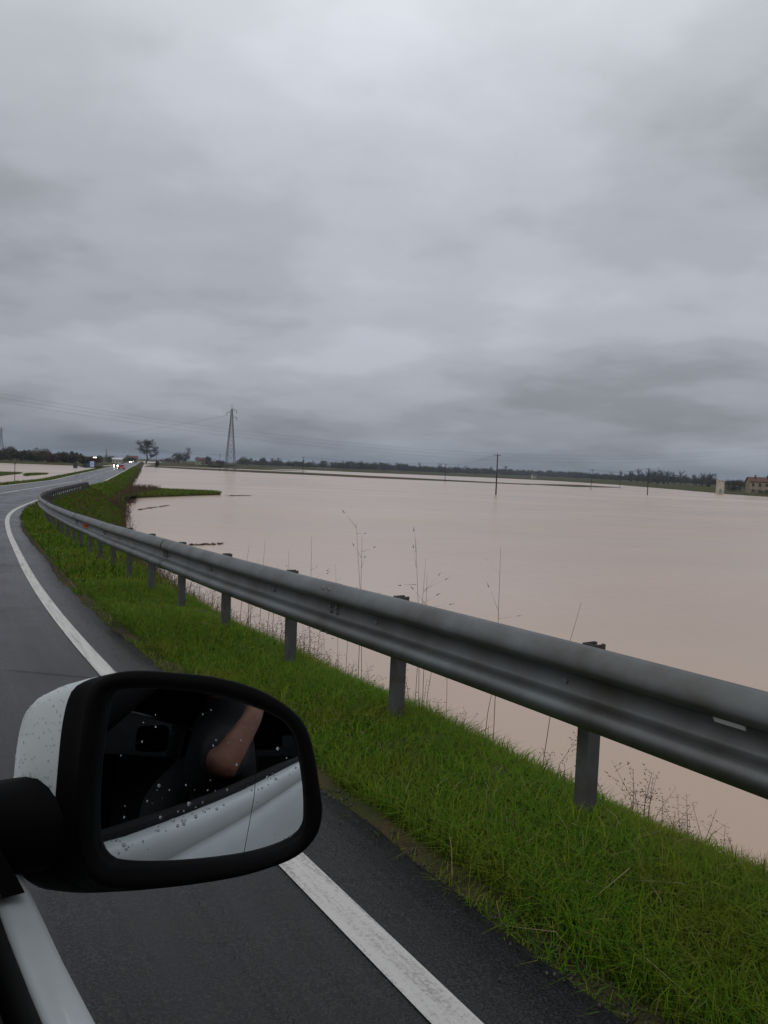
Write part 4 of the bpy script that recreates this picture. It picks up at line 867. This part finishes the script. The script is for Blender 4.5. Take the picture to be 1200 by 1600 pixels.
# ------------------------------------------------------------------ roadside things ahead
BACKM = mat('sign_back_grey', (.05, .052, .055), .6, .3); BLUE = mat('blue_sign', (.02, .06, .28), .5); WSIGN = mat('white_sign', (.55, .57, .6), .5); GALV = mat('galvanised_post', (.35, .36, .37), .5, .4)
def roadside(name, s, o, label, cat):
    p = rp(s, o); p[2] += float(prof_z(np.array([s]), np.array([o]))[0]); return empty(name, p, -heading(s), label, cat)
def sign(s, o, h_, kind, label):
    e = roadside('road_sign', s, o, label, 'sign'); MB().tube([(0, 0, -.4), (0, 0, h_)], .035, 8).build('post', GALV, e, True)
    if kind == 'warn':
        z = h_-.1; w_ = .5
        MB().add([(-w_, -.03, z-.05), (w_, -.03, z-.05), (0, -.03, z+.82), (-w_, -.045, z-.05), (w_, -.045, z-.05), (0, -.045, z+.82)], [(0, 1, 2), (5, 4, 3), (0, 3, 4, 1), (1, 4, 5, 2), (2, 5, 3, 0)]).build('triangle_plate', BACKM, e)
        MB().box((-.42, -.05, z-.75), (.42, -.03, z-.1)).build('lower_plate', BACKM, e)
    else:
        MB().box((-.50, -.05, h_-1.55), (.50, -.03, h_)).build('white_panel', WSIGN, e)
        for sx_ in (-1, 1): MB().box((min(sx_*.52, sx_*.95), -.05, h_-1.55), (max(sx_*.52, sx_*.95), -.03, h_)).build('blue_panel', BLUE, e)
        MB().box((-.12, -.055, h_-1.1), (.12, -.051, h_-.4)).build('grey_mark', GALV, e)
    return e
sign(172, LEFT-1.3, 2.0, 'warn', 'dark back of a triangular road sign left of the road, nearest of the signs')
sign(200, LEFT-1.3, 1.75, 'warn', 'small dark sign back between the triangular sign and the blue white sign')
sign(224, LEFT-1.4, 2.4, 'panel', 'white panel sign with blue sides left of the road')
b = onz(23, 748.5, -3.05); e = empty('marker_post', b, 0, 'thin dark post on the left bank in front of the flooded field', 'post'); MB().tube([(0, 0, -.5), (0, 0, hpx(b, 24))], [.06, .05], 8).build('shaft', WOODP, e, True); MB().box((-.09, -.07, hpx(b, 24)-.05), (.09, .07, hpx(b, 24)+.06)).build('cap', WOODP, e)
for s_, lb in ((196, 'black and white delineator post on the right verge, nearer one'), (430, 'tiny delineator post on the right verge near the road end')):
    e = roadside('delineator_post', s_, .95, lb, 'post'); MB().tube([(0, 0, -.2), (0, 0, .55)], [.07, .06], 6).build('shaft', WSIGN, e); MB().tube([(0, 0, .55), (0, 0, .95)], [.062, .055], 6).build('black_band', WOODP, e)
# lit lamp beside the far house
p = at(147, 719, 430); p[2] = WZ+.5; zl = at(147, 715, 430)[2]-p[2]
LAMPM = mat('lit_lamp', (1, .86, .68), .5, emit=9); e = empty('street_lamp', p, 0, 'lit lamp on a short mast above the blue white sign', 'lamp')
MB().tube([(0, 0, -.5), (0, 0, zl), (.5, -.3, zl+.35)], [.09, .07, .05], 8).build('mast', WOODP, e, True); MB().box((.0, -.7, zl+.22), (1.0, .1, zl+.34)).build('lamp_head', WOODP, e); MB().box((-.15, -.85, zl-.02), (1.15, .25, zl+.215)).build('lamp_glass', LAMPM, e)

# --- other cars
HEADL = mat('lit_headlight', (1, .9, .76), .4, emit=34); TAIL = mat('red_tail_lamp', (.8, .03, .02), .4, emit=1.2); PLATE = mat('number_plate', (.6, .6, .55), .5)
def traffic_car(s, o, paint, facing, label, lights):
    e = empty('car', rp(s, o, .012), -heading(s)+(math.pi if facing < 0 else 0), label, 'car', 'traffic on the road ahead')
    # side outline lofted across the width, narrower at the roof
    low = [(-2.05, .30), (-2.12, .55), (-2.08, .85), (-1.9, .98), (-1.2, 1.0), (.7, .97), (1.3, .92), (1.95, .75), (2.1, .55), (2.05, .28)]
    mb = MB(); mb.grid([[(x*(.86 if abs(y) > 2 else .9 if abs(y) > 1.8 else .9), y, z) for y, z in low] for x in (-1, -.97, 0, .97, 1)]); n = len(low); mb.f += [tuple(range(n)), tuple(range(4*n, 5*n))]; bd = mb.build('body', paint, e)
    gh = [(-1.95, .96), (-1.55, 1.40), (-.6, 1.48), (.1, 1.42), (.95, .95)]
    mb = MB(); mb.grid([[(x*(.86 if z < 1.1 else .66), y, z) for y, z in gh] for x in (-1, 0, 1)]); n = len(gh); mb.f += [tuple(range(n)), tuple(range(2*n, 3*n))]; mb.build('windows', DGLASS, e)
    mb = MB(); mb.grid([[(x, y, z+.03) for y, z in ((-1.6, 1.37), (-.6, 1.48), (.12, 1.42))] for x in (-.66, 0, .66)]); rf = mb.build('roof', paint, e)
    for sx_ in (-1, 1):
        for y in (1.3, -1.3):
            wh = MB().tube([(sx_*.70, y, .31), (sx_*.915, y, .31)], .31, 14).build('wheel', TYRE, e); MB().tube([(sx_*.90, y, .31), (sx_*.925, y, .31)], .19, 10).build('rim', RIM, wh)
        MB().tube([(sx_*.64, 2.02, .68), (sx_*.64, 2.13, .67)], [.16, .17], 10).build('headlight', HEADL if lights else DGLASS, e)
        MB().box((min(sx_*.55, sx_*.80), -2.16, .70), (max(sx_*.55, sx_*.80), -2.06, .90)).build('tail_lamp', TAIL, e)
    MB().box((-.26, -2.15, .50), (.26, -2.10, .62)).build('number_plate', PLATE, e); return e
traffic_car(252, -1.6, mat('red_car_paint', (.30, .03, .03), .3, coat=.5), 1, 'small red car driving away on the right lane', False)
traffic_car(292, -4.7, mat('dark_car_paint', (.05, .05, .055), .3), -1, 'oncoming car with bright headlights next to the red car', True)
traffic_car(560, -5.0, mat('silver_car_paint', (.3, .3, .31), .3, .5), -1, 'farthest but one oncoming car, headlights lit at the road end', True)
traffic_car(660, -5.0, mat('grey_car_paint', (.15, .15, .16), .3, .3), -1, 'farthest oncoming car, headlights lit at the road end', True)
# floating debris lines on the flood
DEB = MATS['dry_weeds']; r = np.random.default_rng(3)
def debris(pix, n, label):
    P = []
    for (x0, y0), (x1, y1) in zip(pix, pix[1:]):
        t = r.uniform(0, 1, n); P.append(np.array([onz(x0+(x1-x0)*a+r.normal(0, 1.5), y0+(y1-y0)*a+r.normal(0, .35), WZ+.005) for a in t]))
    V, T = blades(np.concatenate(P), np.full(n*(len(pix)-1), .12), .12, 2.5, r); o = link('floating_debris', fast_mesh('floating_debris', V, T, DEB)); tag(o, label, 'debris', kind='stuff')
debris([(356, 774.6), (392, 774.4)], 160, 'thin line of floating twigs beyond the tip of the grassy spit')
debris([(215, 797), (262, 790)], 120, 'floating reeds by the right bank near the spit'); debris([(295, 852), (345, 850)], 90, 'floating twigs in the water behind the guardrail')
# loose gravel and crumbled asphalt along the pavement edge
GRAV = mat('edge_gravel', (.06, .055, .048), .85, island=[(.03, .029, .027), (.06, .055, .048), (.10, .09, .078), (.045, .038, .03)])
q = np.random.default_rng(9); n = 7000; ss = -1.5+q.uniform(0, 1, n)**1.3*28; oo = .45+q.normal(0, .04, n)+np.where(q.uniform(0, 1, n) < .03, q.uniform(-.3, 0, n), 0)
P = rp(ss, oo); P[:, 2] += np.where(oo > .4, -.015, .002); sz = np.minimum(q.gamma(2.0, .0017, n)+.001, .009)
tet = np.array([(1, 0, -.4), (-.5, .87, -.4), (-.5, -.87, -.4), (0.1, .1, .8)]); rot = q.uniform(0, 6.283, n); cc, sn = np.cos(rot)[:, None], np.sin(rot)[:, None]
Vt = np.stack([np.stack([tet[k, 0]*cc[:, 0]-tet[k, 1]*sn[:, 0], tet[k, 0]*sn[:, 0]+tet[k, 1]*cc[:, 0], np.full(n, tet[k, 2])], 1)*sz[:, None]*q.uniform(.7, 1.3, (n, 1)) for k in range(4)], 1)+P[:, None, :]
k = np.arange(n)[:, None]*4; T = np.concatenate([k+[[0, 2, 1]], k+[[0, 1, 3]], k+[[1, 2, 3]], k+[[2, 0, 3]]], 1).reshape(-1, 3)
o = link('edge_gravel', fast_mesh('edge_gravel', Vt.reshape(-1, 3), T, GRAV)); tag(o, 'loose gravel along the crumbling right edge of the asphalt', 'gravel', kind='stuff')

# ------------------------------------------------------------------ thin rainy air over the plain
hz = MB().box((-9200, -9200, -8), (9200, 9200, 42)).build('haze', None); tag(hz, 'thin rainy haze over the flooded plain', 'haze', kind='stuff')
hm = bpy.data.materials.new('rain_haze'); hm.use_nodes = True; ht = hm.node_tree; ht.nodes.remove(ht.nodes['Principled BSDF']); pv = N(ht, 'ShaderNodeVolumePrincipled', inp={'Density': .00010}); pv.inputs['Color'].default_value = (.72, .82, .95, 1); L(ht, pv.outputs[0], ht.nodes['Material Output'].inputs['Volume']); hz.data.materials.append(hm)
